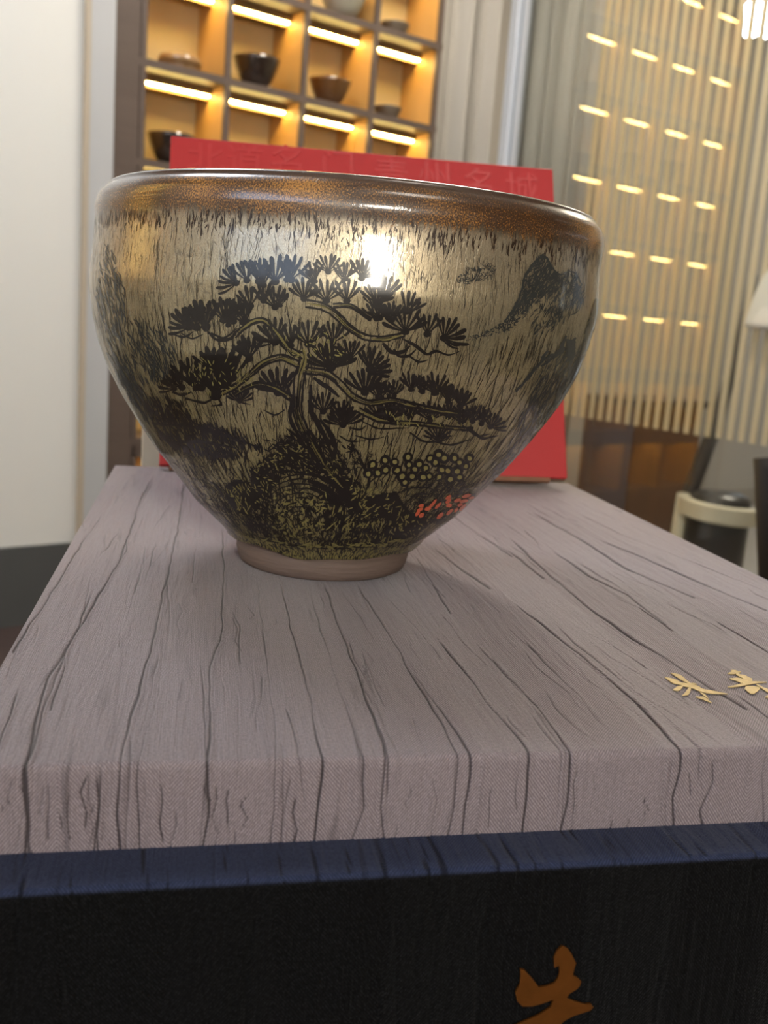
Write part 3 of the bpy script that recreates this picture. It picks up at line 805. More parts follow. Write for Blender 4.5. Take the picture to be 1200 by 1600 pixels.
def px_to_bowl(P):
    """photo pixels -> (azimuth, z) where their rays first meet the outer glaze; nan when they miss"""
    P = np.atleast_2d(np.asarray(P, float)); out = np.full((len(P), 2), np.nan)
    o = (CAM - BC) / BH; o = np.array([o[0] - SHEAR * o[2], o[1], o[2]])
    for i0 in range(0, len(P), 20000):
        d = rays(P[i0:i0 + 20000]); d = np.stack([d[:, 0] - SHEAR * d[:, 2], d[:, 1], d[:, 2]], 1)
        dh = d[:, 0] ** 2 + d[:, 1] ** 2
        tc = -(o[0] * d[:, 0] + o[1] * d[:, 1]) / dh
        def g(t):
            q = o[None] + t[:, None] * d
            return np.hypot(q[:, 0], q[:, 1]) - prof_r(q[:, 2])
        lo = tc - 1.15; found = np.zeros(len(d), bool); hi = lo.copy()
        st = 1.15 / 60; t = lo.copy()
        for _ in range(62):
            nx = t + st; hit = (~found) & (g(nx) < 0)
            lo[hit] = t[hit]; hi[hit] = nx[hit]; found |= hit; t = nx
        for _ in range(24):
            mid = (lo + hi) / 2; neg = g(mid) < 0
            hi = np.where(neg, mid, hi); lo = np.where(neg, lo, mid)
        q = o[None] + hi[:, None] * d
        ok = found & (q[:, 2] < 1.395) & (q[:, 2] > .06)
        res = np.stack([np.arctan2(q[:, 1], q[:, 0]), q[:, 2]], 1); res[~ok] = np.nan
        out[i0:i0 + 20000] = res
    return out

def glaze_mat():
    m, nt, b = new_mat('bowl_hare_fur_glaze'); k = NB(nt)
    uv = k.uv(); c = k.sep(uv)                          # u: arc at the widest girth, v: height, both in mm
    u, v = c[0], c[1]
    hf = k.math('DIVIDE', v, 94.0, clamp=True)
    warp = k.noise(k.scale(uv, (.55, .28, 1)), 1.0, 3.0, .6)
    wu = k.math('ADD', u, k.math('MULTIPLY_ADD', warp, 2.4, -1.2))
    # streak cells: long and fine near the top, shorter and rounder near the foot
    low = k.sstep(v, 8.0, 48.0, 1.0, 0.0)
    upper = k.vor_edge(k.comb(k.math('MULTIPLY', wu, 1.15), k.math('MULTIPLY', v, .15), 0.0), 1.0)
    lower = k.vor_edge(k.comb(k.math('MULTIPLY', wu, .80), k.math('MULTIPLY', v, .46), 3.0), 1.0)
    gate = k.noise(k.scale(uv, (.9, .25, 1)), 1.0, 3.0, .6)
    w_up = k.math('MULTIPLY', k.sstep(gate, .30, .72, .0, .13), k.sstep(v, 60.0, 84.0, 1.0, .7))
    l_up = k.math('MULTIPLY', .45, k.math('SUBTRACT', 1.0, k.sstep(upper, k.math('MULTIPLY', w_up, .2), k.math('ADD', w_up, .006))))
    w_lo = k.sstep(gate, .2, .75, .05, .17)
    l_lo = k.math('SUBTRACT', 1.0, k.sstep(lower, k.math('MULTIPLY', w_lo, .5), k.math('ADD', w_lo, .01)))
    lines = k.math('MAXIMUM', l_up, k.math('MULTIPLY', l_lo, k.sstep(low, .15, .75)))
    grain = k.noise(k.scale(uv, (5.5, 2.6, 1)), 1.0, 3.0, .75)
    gold_hi = k.mix(hf, (.58, .51, .17), (.56, .455, .34))
    gold_lo = k.mix(hf, (.28, .245, .075), (.36, .28, .19))
    patch = k.noise(k.scale(uv, (.06, .07, 1)), 1.0, 2.0)
    gold = k.mix(k.sstep(grain, .3, .7), gold_lo, gold_hi)
    gold = k.mix(k.math('MULTIPLY', k.sstep(patch, .45, .75), .35), gold, (.27, .25, .18))
    col = k.mix(lines, gold, (.012, .009, .006))
    # rusty rim with gold specks, fringed lower edge
    fr = k.noise(k.comb(k.math('MULTIPLY', wu, 1.5), k.math('MULTIPLY', v, .05), 0.0), 1.0, 3.0, .7)
    wave = k.noise(k.comb(k.math('MULTIPLY', u, .05), 0.0, 1.0), 1.0, 1.0)
    edge = k.math('ADD', k.math('MULTIPLY_ADD', fr, 8.0, 79.3), k.math('MULTIPLY', wave, 2.6))
    rim = k.sstep(k.math('SUBTRACT', v, edge), -.5, 1.6)
    sp = k.noise(k.scale(uv, (3.4, 2.4, 1)), 1.0, 4.0, .75)
    spc = k.mix(k.sstep(k.math('ADD', sp, k.math('MULTIPLY_ADD', patch, .35, -.19)), .46, .66), (.042, .015, .004), (.60, .27, .05))
    spc = k.mix(k.sstep(v, 91.5, 93.2), spc, (.05, .02, .008))
    dk = k.sstep(k.math('ABSOLUTE', k.math('SUBTRACT', k.math('SUBTRACT', v, edge), .3)), .0, 2.2, .75, 0.0)
    col = k.mix(rim, col, spc)
    col = k.mix(k.math('MULTIPLY', dk, k.sstep(fr, .4, .62)), col, (.02, .009, .004))
    k.put(b.inputs['Base Color'], col)
    k.put(b.inputs['Metallic'], k.math('MULTIPLY', k.math('SUBTRACT', 1.0, k.math('MAXIMUM', rim, lines)), .65))
    k.put(b.inputs['Roughness'], k.sstep(rim, 0.0, 1.0, .30, .28))
    b.inputs['Coat Weight'].default_value = .85
    b.inputs['Coat Roughness'].default_value = .035
    b.inputs['Coat IOR'].default_value = 1.75
    hgt = k.math('SUBTRACT', k.math('MULTIPLY', grain, .35), k.math('MULTIPLY', lines, .5))
    nm = k.bump(hgt, .30, .00035)
    k.put(b.inputs['Normal'], nm)
    k.put(b.inputs['Coat Normal'], k.bump(hgt, .10, .00035))
    return m
mt_glaze = glaze_mat()
mt_ink = simple('bowl_black_slip', (0.0095, 0.0065, 0.005), 0.38, var=0.4, scale=900, coat=.7)
mt_inkgrey = simple('bowl_grey_slip', (0.030, 0.032, 0.030), 0.4, var=0.4, scale=900, coat=.7)
mt_fleck = simple('bowl_gold_fleck', (0.25, 0.21, 0.075), 0.38, .5, var=0.35, scale=1500, coat=.6)
mt_fleck2 = simple('bowl_bright_gold_fleck', (0.37, 0.325, 0.115), 0.38, .4, var=0.4, scale=1500, coat=.6)
mt_coral = simple('bowl_coral_enamel', (0.72, 0.14, 0.06), 0.4, var=0.15, scale=900, coat=.5)
mt_clay = simple('bowl_raw_clay', (0.170, 0.118, 0.095), 0.75, var=0.22, scale=120, stretch=(1, 1, 12), bump=.3)

tbw = empty('tea_bowl', BC, 0, 'large glazed tea bowl painted with a black pine tree and mountains', 'bowl')
# glazed body: outer wall from the wavy glaze edge to the lip, then the inside
NT = 320
th = np.linspace(0, 2 * np.pi, NT, endpoint=False)
zedge = .118 + .010 * np.sin(th * 2 + 1.2) + .008 * np.sin(th * 5 + .4) + .006 * np.sin(th * 9 + 2)
rows = []; uvr = []
fs = np.linspace(0, 1, 150)
rows.append(np.stack([(prof_r(zedge) - .02) * np.cos(th) + SHEAR * zedge, (prof_r(zedge) - .02) * np.sin(th), zedge - .004], -1)); uvr.append(zedge - .004)
rows.append(np.stack([(prof_r(zedge) + .004) * np.cos(th) + SHEAR * zedge, (prof_r(zedge) + .004) * np.sin(th), zedge - .008], -1)); uvr.append(zedge - .008)
for f in fs:
    z = zedge + (1.41 - zedge) * f
    r = prof_r(z) + .006 * np.exp(-((z - zedge) / .018) ** 2)
    rows.append(np.stack([r * np.cos(th) + SHEAR * z, r * np.sin(th), z], -1)); uvr.append(z)
lip_r = float(prof_r(np.array([1.41]))[0])
for a in np.linspace(.35, math.pi, 9)[:]:
    rr_ = lip_r - .022 + .022 * math.cos(a); zz = 1.41 + .016 * math.sin(a)
    rows.append(np.stack([rr_ * np.cos(th) + SHEAR * zz, rr_ * np.sin(th), np.full(NT, zz)], -1)); uvr.append(np.full(NT, zz))
for z in np.linspace(1.38, .22, 40):
    r = max(.01, float(prof_r(np.array([z]))[0]) - .055 - .06 * (1 - z / 1.4))
    rows.append(np.stack([r * np.cos(th) + SHEAR * z, r * np.sin(th), np.full(NT, z)], -1)); uvr.append(np.full(NT, z))
for r in (.25, .12, .01):
    rows.append(np.stack([r * np.cos(th) + SHEAR * .2, r * np.sin(th), np.full(NT, .2)], -1)); uvr.append(np.full(NT, .2))
P = np.stack(rows) * BH
nr = len(rows); 
# duplicate seam column for clean uv (seam is at the far side from the viewer: shift azimuth by 90 deg)
idx = np.arange(nr * NT).reshape(nr, NT)
sh_ = NT // 4
P = np.roll(P, -sh_, axis=1); uvv = np.roll(np.stack(uvr), -sh_, axis=1)
P = np.concatenate([P, P[:, :1]], 1); uvv = np.concatenate([uvv, uvv[:, :1]], 1)
tu = np.linspace(0, 2 * np.pi, NT + 1)
uu = np.broadcast_to(tu[None] * .98 * BH * 1000, uvv.shape)
idx = np.arange(nr * (NT + 1)).reshape(nr, NT + 1)
Q = np.stack([idx[:-1, :-1], idx[:-1, 1:], idx[1:, 1:], idx[1:, :-1]], -1).reshape(-1, 4)
fast_obj('glazed_body', P.reshape(-1, 3), Q, mt_glaze, tbw, smooth=True, uvs=np.stack([uu, uvv * BH * 1000], -1).reshape(-1, 2))
# unglazed foot
fp = [(.20, .03), (.27, .012), (.29, .002), (.30, .0), (.325, .0), (.340, .008), (.350, .03), (.356, .06), (.354, .078), (.345, .086), (.344, .094), (.352, .104), (.368, .118), (.38, .14), (.36, .16), (.05, .17)]
ft = lathe('foot_ring', [(r * BH, z * BH) for r, z in fp], mt_clay, tbw, n=128)

# ------------------------------------------------------------------ painting on the bowl
class Ink:
    """collects tapered strokes given in photo pixels and lays them on the glaze"""
    def __init__(s): s.P = []; s.Q = []; s.n = 0
    def ribbon(s, C, W):
        C = np.asarray(C, float); W = np.asarray(W, float)
        T = np.gradient(C, axis=0); L = np.linalg.norm(T, axis=1); L[L == 0] = 1; T /= L[:, None]
        N = np.stack([-T[:, 1], T[:, 0]], 1) * (W / 2)[:, None]
        k = len(C)
        s.P.append(np.stack([C - N, C, C + N], 1).reshape(-1, 2))
        base = s.n
        for i in range(k - 1):
            a = base + 3 * i
            s.Q.append((a, a + 1, a + 4, a + 3)); s.Q.append((a + 1, a + 2, a + 5, a + 4))
        s.n += 3 * k
    def stroke(s, pts, w0, w1=None, w2=None, n=None, wob=0.0):
        pts = np.asarray(pts, float)
        if w1 is None: w1 = w0
        if w2 is None: w2 = w0
        d = np.r_[0, np.cumsum(np.linalg.norm(np.diff(pts, axis=0), axis=1))]
        n = n or max(4, int(d[-1] / 5) + 2)
        t = np.linspace(0, d[-1], n)
        C = np.stack([np.interp(t, d, pts[:, 0]), np.interp(t, d, pts[:, 1])], 1)
        if len(pts) > 2 and n > 6:
            for _ in range(2): C[1:-1] = (C[:-2] + 2 * C[1:-1] + C[2:]) / 4
        if wob: C = C + RNG.normal(0, wob, C.shape)
        f = np.linspace(0, 1, n)
        W = np.where(f < .5, w0 + (w1 - w0) * f * 2, w1 + (w2 - w1) * (f - .5) * 2)
        if wob: W = W * RNG.uniform(.75, 1.25, n)
        s.ribbon(C, W)
    def needle(s, cx, cy, a, r0, R, w, curl=0.0):
        f = np.array([0, .25, .5, .72, .88, .96, 1.0]); wd = np.array([.35, .45, .72, 1.0, .95, .65, .12]) * w
        rr = r0 + (R - r0) * f; ang = a + curl * f ** 2
        s.ribbon(np.stack([cx + rr * np.cos(ang), cy - rr * np.sin(ang)], 1), wd)
    def fan(s, cx, cy, R, a0, a1, n=None, w=None):
        R = R * 1.05; n = n or max(5, int(abs(a1 - a0) / 15.5)); w = w or R * .160
        for i in range(n):
            a = a0 + (a1 - a0) * (i + RNG.uniform(-.18, .18)) / max(1, n - 1)
            up = math.radians((a - 90))
            s.needle(cx, cy, math.radians(a), R * .05, R * RNG.uniform(.86, 1.06), w * RNG.uniform(.8, 1.2), curl=-up * .10)
        s.disc(cx, cy, R * .17, R * .14)
    def disc(s, cx, cy, rx, ry, ang=0.0, n=7):
        x = np.cos(np.linspace(math.pi, 0, n)) * rx; hw = np.sqrt(np.maximum(0, 1 - (x / rx) ** 2)) * ry * 2 + .1
        ca, sa = math.cos(ang), math.sin(ang)
        s.ribbon(np.stack([cx + x * ca, cy + x * sa], 1), hw)
    def fill(s, poly, step=2.6, rag=1.5):
        poly = np.asarray(poly, float); y = poly[:, 1].min()
        while y < poly[:, 1].max():
            xs = []
            for i in range(len(poly)):
                (x0, y0), (x1, y1) = poly[i], poly[(i + 1) % len(poly)]
                if (y0 <= y) != (y1 <= y): xs.append(x0 + (y - y0) / (y1 - y0) * (x1 - x0))
            xs.sort()
            for a, b in zip(xs[::2], xs[1::2]):
                if b - a > 2: s.stroke([(a - RNG.uniform(0, rag), y), (b + RNG.uniform(0, rag), y)], step * 1.25, n=max(3, int((b - a) / 9) + 2))
            y += step
    def hatch(s, poly, n, L, w, ang, jit=.25, curl=0.0):
        poly = np.asarray(poly, float); lo, hi = poly.min(0), poly.max(0); c = 0; tries = 0
        while c < n and tries < n * 30:
            tries += 1
            p = RNG.uniform(lo, hi)
            if not inside(p, poly): continue
            c += 1
            a = (ang(p) if callable(ang) else ang) + RNG.normal(0, jit); l = L * RNG.uniform(.5, 1.4); ww = w * RNG.uniform(.6, 1.4)
            d = np.array([math.cos(a), math.sin(a)]); nn = np.array([-d[1], d[0]]) * RNG.normal(0, curl) * l
            s.stroke([p - d * l / 2, p + nn, p + d * l / 2], ww * .4, ww, ww * .3, n=5)
    def build(s, name, mat, lift, parent, seed=0):
        o = s._build(name, mat, lift, parent); o['kind'] = 'stuff'; return o
    def _build(s, name, mat, lift, parent):
        P = np.vstack(s.P); Q = np.array(s.Q, np.int64)
        S = px_to_bowl(P)
        ok = ~np.isnan(S[:, 0]); good = ok[Q].all(1)
        # drop faces that straddle the silhouette
        Th = S[Q, 0]; good &= (np.nanmax(Th, 1) - np.nanmin(Th, 1) < .5)
        Q = Q[good]; used = np.unique(Q); mp = np.full(len(P), -1); mp[used] = np.arange(len(used))
        W = bowl_surface(S[used, 0], S[used, 1], np.full(len(used), lift))
        o = fast_obj(name, W, mp[Q], mat, parent, smooth=True)
        return o
def inside(p, poly):
    x, y = p; c = False; n = len(poly)
    for i in range(n):
        x0, y0 = poly[i]; x1, y1 = poly[(i + 1) % n]
        if (y0 > y) != (y1 > y) and x < (x1 - x0) * (y - y0) / (y1 - y0) + x0: c = not c
    return c
R_ = math.radians
tree, rock, fleck, hills, coral, leafy = Ink(), Ink(), Ink(), Ink(), Ink(), Ink()
# needle tufts: centre, radius, first and last angle
for f in [
 (369,443,29,100,222),(386,438,33,60,150),(405,440,38,50,130),(430,440,40,40,140),(455,437,38,40,120),(392,478,32,60,150),(430,480,33,40,150),(412,470,30,50,130),
 (295,512,34,70,205),(322,510,44,60,140),(350,500,38,40,140),(380,503,36,60,150),(308,512,38,70,150),(365,502,34,50,120),
 (513,425,29,25,155),(565,435,32,10,125),(540,436,28,40,140),(475,467,32,20,150),(510,470,34,30,150),(542,470,33,40,140),(588,473,30,10,150),(600,465,34,30,130),(490,440,30,60,150),
 (588,498,29,20,165),(633,518,39,15,165),(635,487,31,15,105),(667,522,34,40,120),(693,528,37,-22,110),(612,500,30,40,140),
 (273,607,26,80,200),(300,597,40,75,165),(337,617,58,50,130),(363,590,46,50,130),(390,560,37,55,150),(333,577,38,70,150),(315,605,42,60,150),(350,600,50,60,130),(285,605,34,90,170),(375,627,23,10,165),
 (430,535,37,55,195),(455,540,30,60,130),(482,538,37,30,150),(520,535,32,30,140),(517,575,42,15,170),(577,577,35,-30,125),(548,560,30,40,150),(570,613,37,20,150),(435,613,42,50,170),(505,643,30,30,150),(533,653,28,20,140),(536,664,32,10,170),
 (616,618,24,40,150),(642,608,28,35,140),(678,614,31,20,150),(660,612,26,40,130),(700,628,26,30,130),(718,634,29,20,125),(738,658,27,20,130),(766,667,24,-25,125),(752,662,26,40,120),
 (610,654,30,20,160),(640,652,27,30,150),(672,656,28,20,150),(700,652,24,20,150),(720,660,26,30,150),(684,685,24,5,175),(569,614,27,30,150),(590,620,25,40,140),(590,650,24,30,150)]:
    tree.fan(*f)
    if RNG.uniform() < .6: tree.fan(f[0] + RNG.uniform(-10, 10), f[1] + RNG.uniform(-3, 6), f[2] * RNG.uniform(.65, .85), f[3] + 10, f[4] - 10)
# hanging needles and curved twigs below the tufts
for pts, w in [
 ([(270,522),(288,528),(303,518)],4),([(283,520),(300,531),(318,522)],3),([(330,520),(350,530),(372,512)],4),([(325,518),(338,532),(362,530),(372,515)],6),
 ([(598,536),(612,552),(632,550),(640,540)],7),([(615,545),(622,558),(640,556),(650,546)],5),([(640,556),(654,567),(669,562)],4),([(640,535),(660,550),(668,556),(680,546),(700,556),(717,549)],4.5),([(630,530),(650,540),(668,553)],5),
 ([(692,532),(706,543),(716,545)],4),([(693,530),(712,541),(729,536)],4),([(270,612),(285,618),(300,612)],5),([(290,622),(320,630),(338,620)],5),([(338,620),(350,632),(330,634)],4),([(375,628),(392,632)],3),
 ([(545,668),(565,672),(572,664)],3.5),([(555,680),(580,687),(600,682)],3),([(560,655),(590,670),(640,668)],3),([(680,690),(705,696),(735,686)],3.5),([(640,675),(660,690),(690,690)],4),([(735,670),(752,686),(778,680)],5),([(722,664),(745,682),(765,678)],4),
 ([(600,640),(625,632),(650,642),(680,646),(715,640)],3),([(575,645),(600,660),(625,662),(660,664),(700,668)],4),([(530,680),(545,690),(570,688)],3),([(445,640),(430,650),(412,640)],3)]:
    tree.stroke(pts, w * .6, w, w * .3, wob=.15)
# branches: paired outlines with grain between
def branch(pts, half, ink=tree, grain=3):
    pts = np.asarray(pts, float); d = np.r_[0, np.cumsum(np.linalg.norm(np.diff(pts, axis=0), axis=1))]
    t = np.linspace(0, d[-1], max(8, int(d[-1] / 5))); C = np.stack([np.interp(t, d, pts[:, 0]), np.interp(t, d, pts[:, 1])], 1)
    for _ in range(3): C[1:-1] = (C[:-2] + 2 * C[1:-1] + C[2:]) / 4
    T = np.gradient(C, axis=0); T /= np.linalg.norm(T, axis=1)[:, None]; N = np.stack([-T[:, 1], T[:, 0]], 1)
    f = np.linspace(1, .55, len(C))[:, None]
    for sgn in (-1, 1):
        ink.ribbon(C + sgn * N * half * f + RNG.normal(0, .3, C.shape), RNG.uniform(2.6, 4.2, len(C)))
    i_ = 0
    while i_ < len(C) - 4:
        j_ = min(len(C), i_ + RNG.integers(5, 13)); m_n = j_ - i_
        fleck.ribbon(C[i_:j_] + N[i_:j_] * RNG.uniform(-.25, .25) * half, np.minimum(np.linspace(.2, 2, m_n), np.linspace(2, .2, m_n)).clip(.2, 1) * half * RNG.uniform(.5, 1.1))
        i_ = j_ + RNG.integers(-1, 2)
    for g in range(grain):
        a = RNG.integers(0, max(1, len(C) - 6)); b = min(len(C), a + RNG.integers(5, 14)); o = RNG.uniform(-.5, .5)
        top_ink.ribbon(C[a:b] + N[a:b] * half * o, np.linspace(.8, 1.8, b - a))
top_ink = Ink()
branch([(475,556),(452,548),(432,520),(412,498),(395,502),(380,512),(366,526)], 4.5)
branch([(478,474),(505,478),(524,490),(545,512),(570,528),(600,530),(632,522)], 5.5, grain=8)
branch([(520,478),(548,476),(580,500)], 3)
branch([(474,578),(510,582),(532,598),(548,618),(575,630),(612,624),(650,634),(690,642),(735,648)], 5, grain=8)
branch([(468,570),(440,556),(412,566),(392,584),(365,606),(340,617)], 5, grain=6)
branch([(455,622),(430,606),(405,598),(380,608),(366,618)], 4)
branch([(560,640),(590,656),(620,660),(660,662),(700,668),(740,670)], 3.5, grain=5)
# trunk
branch([(474,545),(478,560),(468,585),(466,610),(464,640),(470,662),(480,680),(492,700),(505,725),(525,750),(548,778)], 8, grain=26)
for pts, w in [([(448,600),(456,625),(452,650),(458,668),(472,684)],6),([(486,600),(484,640),(496,660),(512,690),(520,715)],8),([(455,655),(470,690),(490,710)],6),([(500,655),(516,675),(526,700),(518,720)],8),([(490,590),(500,598),(515,606),(530,620)],7),([(480,560),(470,575),(455,590)],6)]:
    tree.stroke(pts, w * .7, w, w * .5, wob=.3)
tree.hatch([(440,680),(470,670),(520,690),(540,720),(560,760),(520,760),(480,720),(440,700)], 120, 16, 3.0, R_(55), .35, .1)
# dark grassy bank behind the trunk foot
bank = [(395,736),(408,715),(432,690),(452,684),(476,700),(500,712),(530,722),(552,744),(545,752),(500,742),(452,738),(425,744),(400,752)]
rock.hatch([(402,738),(420,712),(445,700),(478,712),(505,728),(500,740),(450,736),(420,744)], 120, 13, 3.2, R_(20), .6)
rock.hatch(bank, 190, 15, 3.2, R_(35), .8, .15)
rock.hatch([(420,690),(470,672),(520,684),(570,700),(560,740),(500,730),(430,700)], 150, 12, 2.4, R_(60), .7, .15)
# rocks around the foot of the tree
rock.fill([(394,742),(415,746),(440,742),(436,754),(420,766),(408,790),(398,800),(392,775)], 2.6)
rock.fill([(352,760),(368,748),(384,752),(392,766),(396,790),(388,806),(372,800),(356,782)], 2.6)
rock.fill([(540,740),(556,760),(566,778),(590,772),(618,768),(628,784),(640,800),(640,818),(610,812),(580,806),(556,800),(540,786),(528,768)], 2.6)
rock.fill([(640,800),(662,806),(668,820),(650,836),(622,842),(600,836),(612,816)], 2.6)
big = [(350,760),(395,740),(500,738),(560,760),(600,770),(640,790),(668,820),(640,842),(590,852),(520,856),(450,850),(395,836),(362,806)]
rock.hatch([(380,770),(425,760),(430,800),(425,838),(395,830),(370,800)], 110, 15, 2.6, R_(70), .5, .12)
rock.hatch([(500,752),(545,770),(560,800),(640,812),(640,838),(580,850),(510,850),(505,810)], 230, 16, 2.9, R_(-62), .45, .12)
rock.hatch(big, 90, 11, 2.0, R_(20), 1.2, .1)
for k_ in range(9):                                     # arched courses of the round rock
    rr0 = 18 + k_ * 7.5
    A = np.radians(np.linspace(200 + RNG.uniform(-8, 8), 340 + RNG.uniform(-8, 8), 22))
    rock.stroke(np.stack([470 + rr0 * 1.05 * np.cos(A), 815 + rr0 * .95 * np.sin(A)], 1), 1.0, 2.6, 1.0, wob=.5)
    for a in np.radians(RNG.uniform(205, 335, 7)):
        rock.stroke([(470 + rr0 * 1.05 * math.cos(a), 815 + rr0 * .95 * math.sin(a)), (470 + (rr0 + 8) * 1.05 * math.cos(a + .03), 815 + (rr0 + 8) * .95 * math.sin(a + .03))], 2.2, n=4)
for A0, A1, r in ((285, 350, 62), (280, 352, 72), (270, 350, 84)):
    A = np.radians(np.linspace(A0, A1, 22)); rock.stroke(np.stack([468 + r * np.cos(A), 818 + r * .95 * np.sin(A)], 1), 4, 9, 6, wob=.6)
for pts, w in [([(520,740),(545,758),(552,775),(545,790)],9),([(560,712),(578,745),(572,770),(560,785)],5),([(350,775),(340,760),(330,752)],4),([(640,820),(610,846),(570,852)],5),([(400,838),(450,852),(520,857),(600,853)],2.5),([(545,756),(560,752),(566,765),(558,775)],5)]:
    rock.stroke(pts, w * .6, w, w * .5, wob=.4)
# flecks of bare gold inside the dark rocks
def flecks(poly, n, L, ang):
    fleck.hatch(poly, n, L, 2.2, ang, .6)
fleck2 = Ink()
fleck2.hatch([(425,770),(470,755),(515,775),(520,830),(470,845),(425,835)], 60, 8, 3.0, R_(10), .7)
fleck2.hatch([(380,835),(450,846),(520,850),(600,846),(640,836),(640,843),(600,853),(520,857),(450,853),(390,842)], 60, 9, 2.4, R_(3), .3)
fleck2.hatch([(500,770),(545,790),(600,812),(640,830),(590,848),(520,848)], 60, 9, 1.9, R_(-62), .4)
fleck2.hatch(bank, 60, 6, 1.6, R_(30), .7); fleck2.hatch([(352,760),(390,755),(396,800),(372,800)], 45, 8, 1.3, R_(70), .5)
fleck2.hatch([(540,745),(630,780),(640,815),(560,800)], 70, 7, 1.9, R_(-50), .6); fleck2.hatch([(610,815),(665,810),(650,836),(610,840)], 30, 5, 1.6, R_(0), .8)
fleck2.hatch([(395,745),(436,750),(400,798)], 28, 6, 1.6, R_(50), .6); fleck2.hatch([(300,560),(380,560),(400,600),(330,625),(280,610)], 60, 7, 1.5, R_(75), .5)
fleck2.hatch([(600,640),(740,655),(730,668),(610,664)], 40, 6, 1.5, R_(80), .5); fleck2.hatch([(440,520),(540,520),(540,560),(440,560)], 36, 7, 1.6, R_(60), .7)
# round-leaved shrub: dark rings with gold eyes
for i_, (x, y) in enumerate([(575,739),(582,726),(602,718),(602,733),(616,722),(620,734),(637,714),(638,725),(654,724),(628,744),(643,744),(660,744),(632,753),(680,722),(685,709),(694,716),(709,715),(718,722),(727,727),(733,715),(715,735),(700,735),(690,733),(686,745),(703,748),(717,745),(664,731),(672,716),(648,733),(590,738),(670,744)]):
    r = RNG.uniform(7.2, 9.4)
    leafy.disc(x, y, r, r * .92, R_(-30))
    fleck2.disc(x + RNG.uniform(-1, 1), y + RNG.uniform(-1, 1), r * .46, r * .40, RNG.uniform(0, 3))
    fleck2.disc(x + RNG.uniform(-3, 3), y + RNG.uniform(-3, 3), 1.4, 1.0)
leafy.hatch([(640,745),(720,740),(740,760),(700,790),(650,790),(622,765)], 170, 9, 1.9, R_(-35), .5, .3)
leafy.hatch([(650,790),(730,765),(745,775),(690,815),(655,815)], 70, 10, 2.0, R_(-30), .4, .1)
for pts in ([(622,770),(640,762),(665,760),(685,768)], [(640,785),(648,770),(670,772)], [(668,812),(690,800),(718,790)]): leafy.stroke(pts, 2, 3, 1.5)
# fern-like shrub at the left
for poly, n in (([(228,630),(262,620),(285,630),(312,662),(292,672),(255,668),(236,650)], 105), ([(255,664),(300,662),(345,664),(392,684),(412,700),(396,704),(350,690),(290,692),(262,690)], 140), ([(262,688),(330,694),(378,706),(372,716),(330,716),(290,704)], 80), ([(240,660),(265,690),(300,704),(268,698),(246,676)], 40)):
    leafy.hatch(poly, n, 17, 3.0, R_(64), .16, .05)
for pts in ([(240,662),(290,664),(330,672),(380,690),(410,700)], [(265,690),(320,690),(370,700)], [(330,700),(345,714),(368,712)]): leafy.stroke(pts, 3, 6, 2, wob=.3)
# coral blossoms low on the right
for x, y in [(658,789),(677,785),(668,794),(652,801),(658,804),(684,789),(700,776),(700,782),(714,781),(728,774),(724,782),(718,788),(712,796),(702,799),(687,805),(701,789),(736,777),(674,788),(656,795),(722,792)]:
    coral.disc(x, y, RNG.uniform(4, 7.5), RNG.uniform(2, 3.2), R_(RNG.uniform(-55, -10)))
# mountains: right peak, its foot, second ridge, left peak, clouds
peak = [(845,399),(853,400),(861,414),(866,424),(876,432),(884,428),(890,421),(898,424),(905,440),(912,446),(912,470),(880,490),(856,486),(842,470),(830,486),(815,500),(798,505),(786,505),(800,486),(812,462),(818,436),(826,420)]
hills.hatch([(845,399),(853,400),(864,421),(876,432),(870,452),(848,462),(836,474),(824,484),(806,496),(790,502),(802,482),(813,460),(818,436),(826,420)], 420, 8, 2.0, R_(-62), .3, .1)
hills.hatch(peak, 190, 15, 1.7, R_(-68), .4, .12)
hills.hatch([(870,430),(890,421),(905,440),(912,475),(890,500),(862,505)], 130, 13, 1.7, R_(-75), .35, .1)
hills.hatch([(845,470),(880,488),(868,515),(836,525),(826,500)], 80, 10, 1.5, R_(-62), .35)
hills.hatch([(786,502),(815,495),(800,515),(760,525),(725,535),(735,526),(765,515)], 150, 4, 1.6, R_(-30), .7)
hills.stroke([(788,503),(802,482),(813,460),(818,436),(826,420),(845,399),(853,400),(864,421),(876,432),(886,424),(898,424),(908,444)], 2.5, 3.2, 2, wob=.4)
for pts in ([(806,612),(822,592),(834,578),(844,566),(858,556),(874,551),(882,542)], [(845,566),(850,555),(856,548)], [(866,552),(874,546),(884,546)], [(870,555),(880,535),(884,524)], [(882,530),(892,533),(900,528)], [(845,572),(856,564),(868,556),(880,548)]):
    hills.stroke(pts, 3, 5, 3, wob=.4)
hills.fill([(886,532),(898,532),(898,556),(888,566),(884,550)], 2.4)
hills.hatch([(845,570),(884,545),(915,530),(925,545),(890,610),(840,670),(800,700),(790,690),(830,620)], 190, 24, 1.6, R_(-62), .14, .05)
hills.hatch([(900,560),(932,490),(940,500),(925,560),(880,640),(850,670),(870,610)], 170, 22, 2.2, R_(-64), .12, .05)
hills.hatch([(914,520),(930,470),(938,470),(936,510),(918,550)], 90, 18, 2.8, R_(-70), .15)
hills.hatch([(770,735),(800,700),(850,670),(800,728),(770,752)], 90, 10, 2.2, R_(-45), .3)
hills.hatch([(712,434),(730,420),(750,416),(766,408),(776,420),(768,436),(740,442),(716,444)], 170, 4.5, 1.3, R_(-20), 1.2, .5)
hills.hatch([(150,470),(158,420),(167,386),(176,396),(186,420),(196,470),(200,520),(178,560),(162,520)], 110, 20, 2.0, R_(72), .2, .1)
hills.hatch([(196,530),(206,505),(216,497),(228,503),(244,514),(262,530),(284,552),(280,575),(250,600),(222,600),(205,570)], 150, 20, 1.7, R_(68), .2, .08)
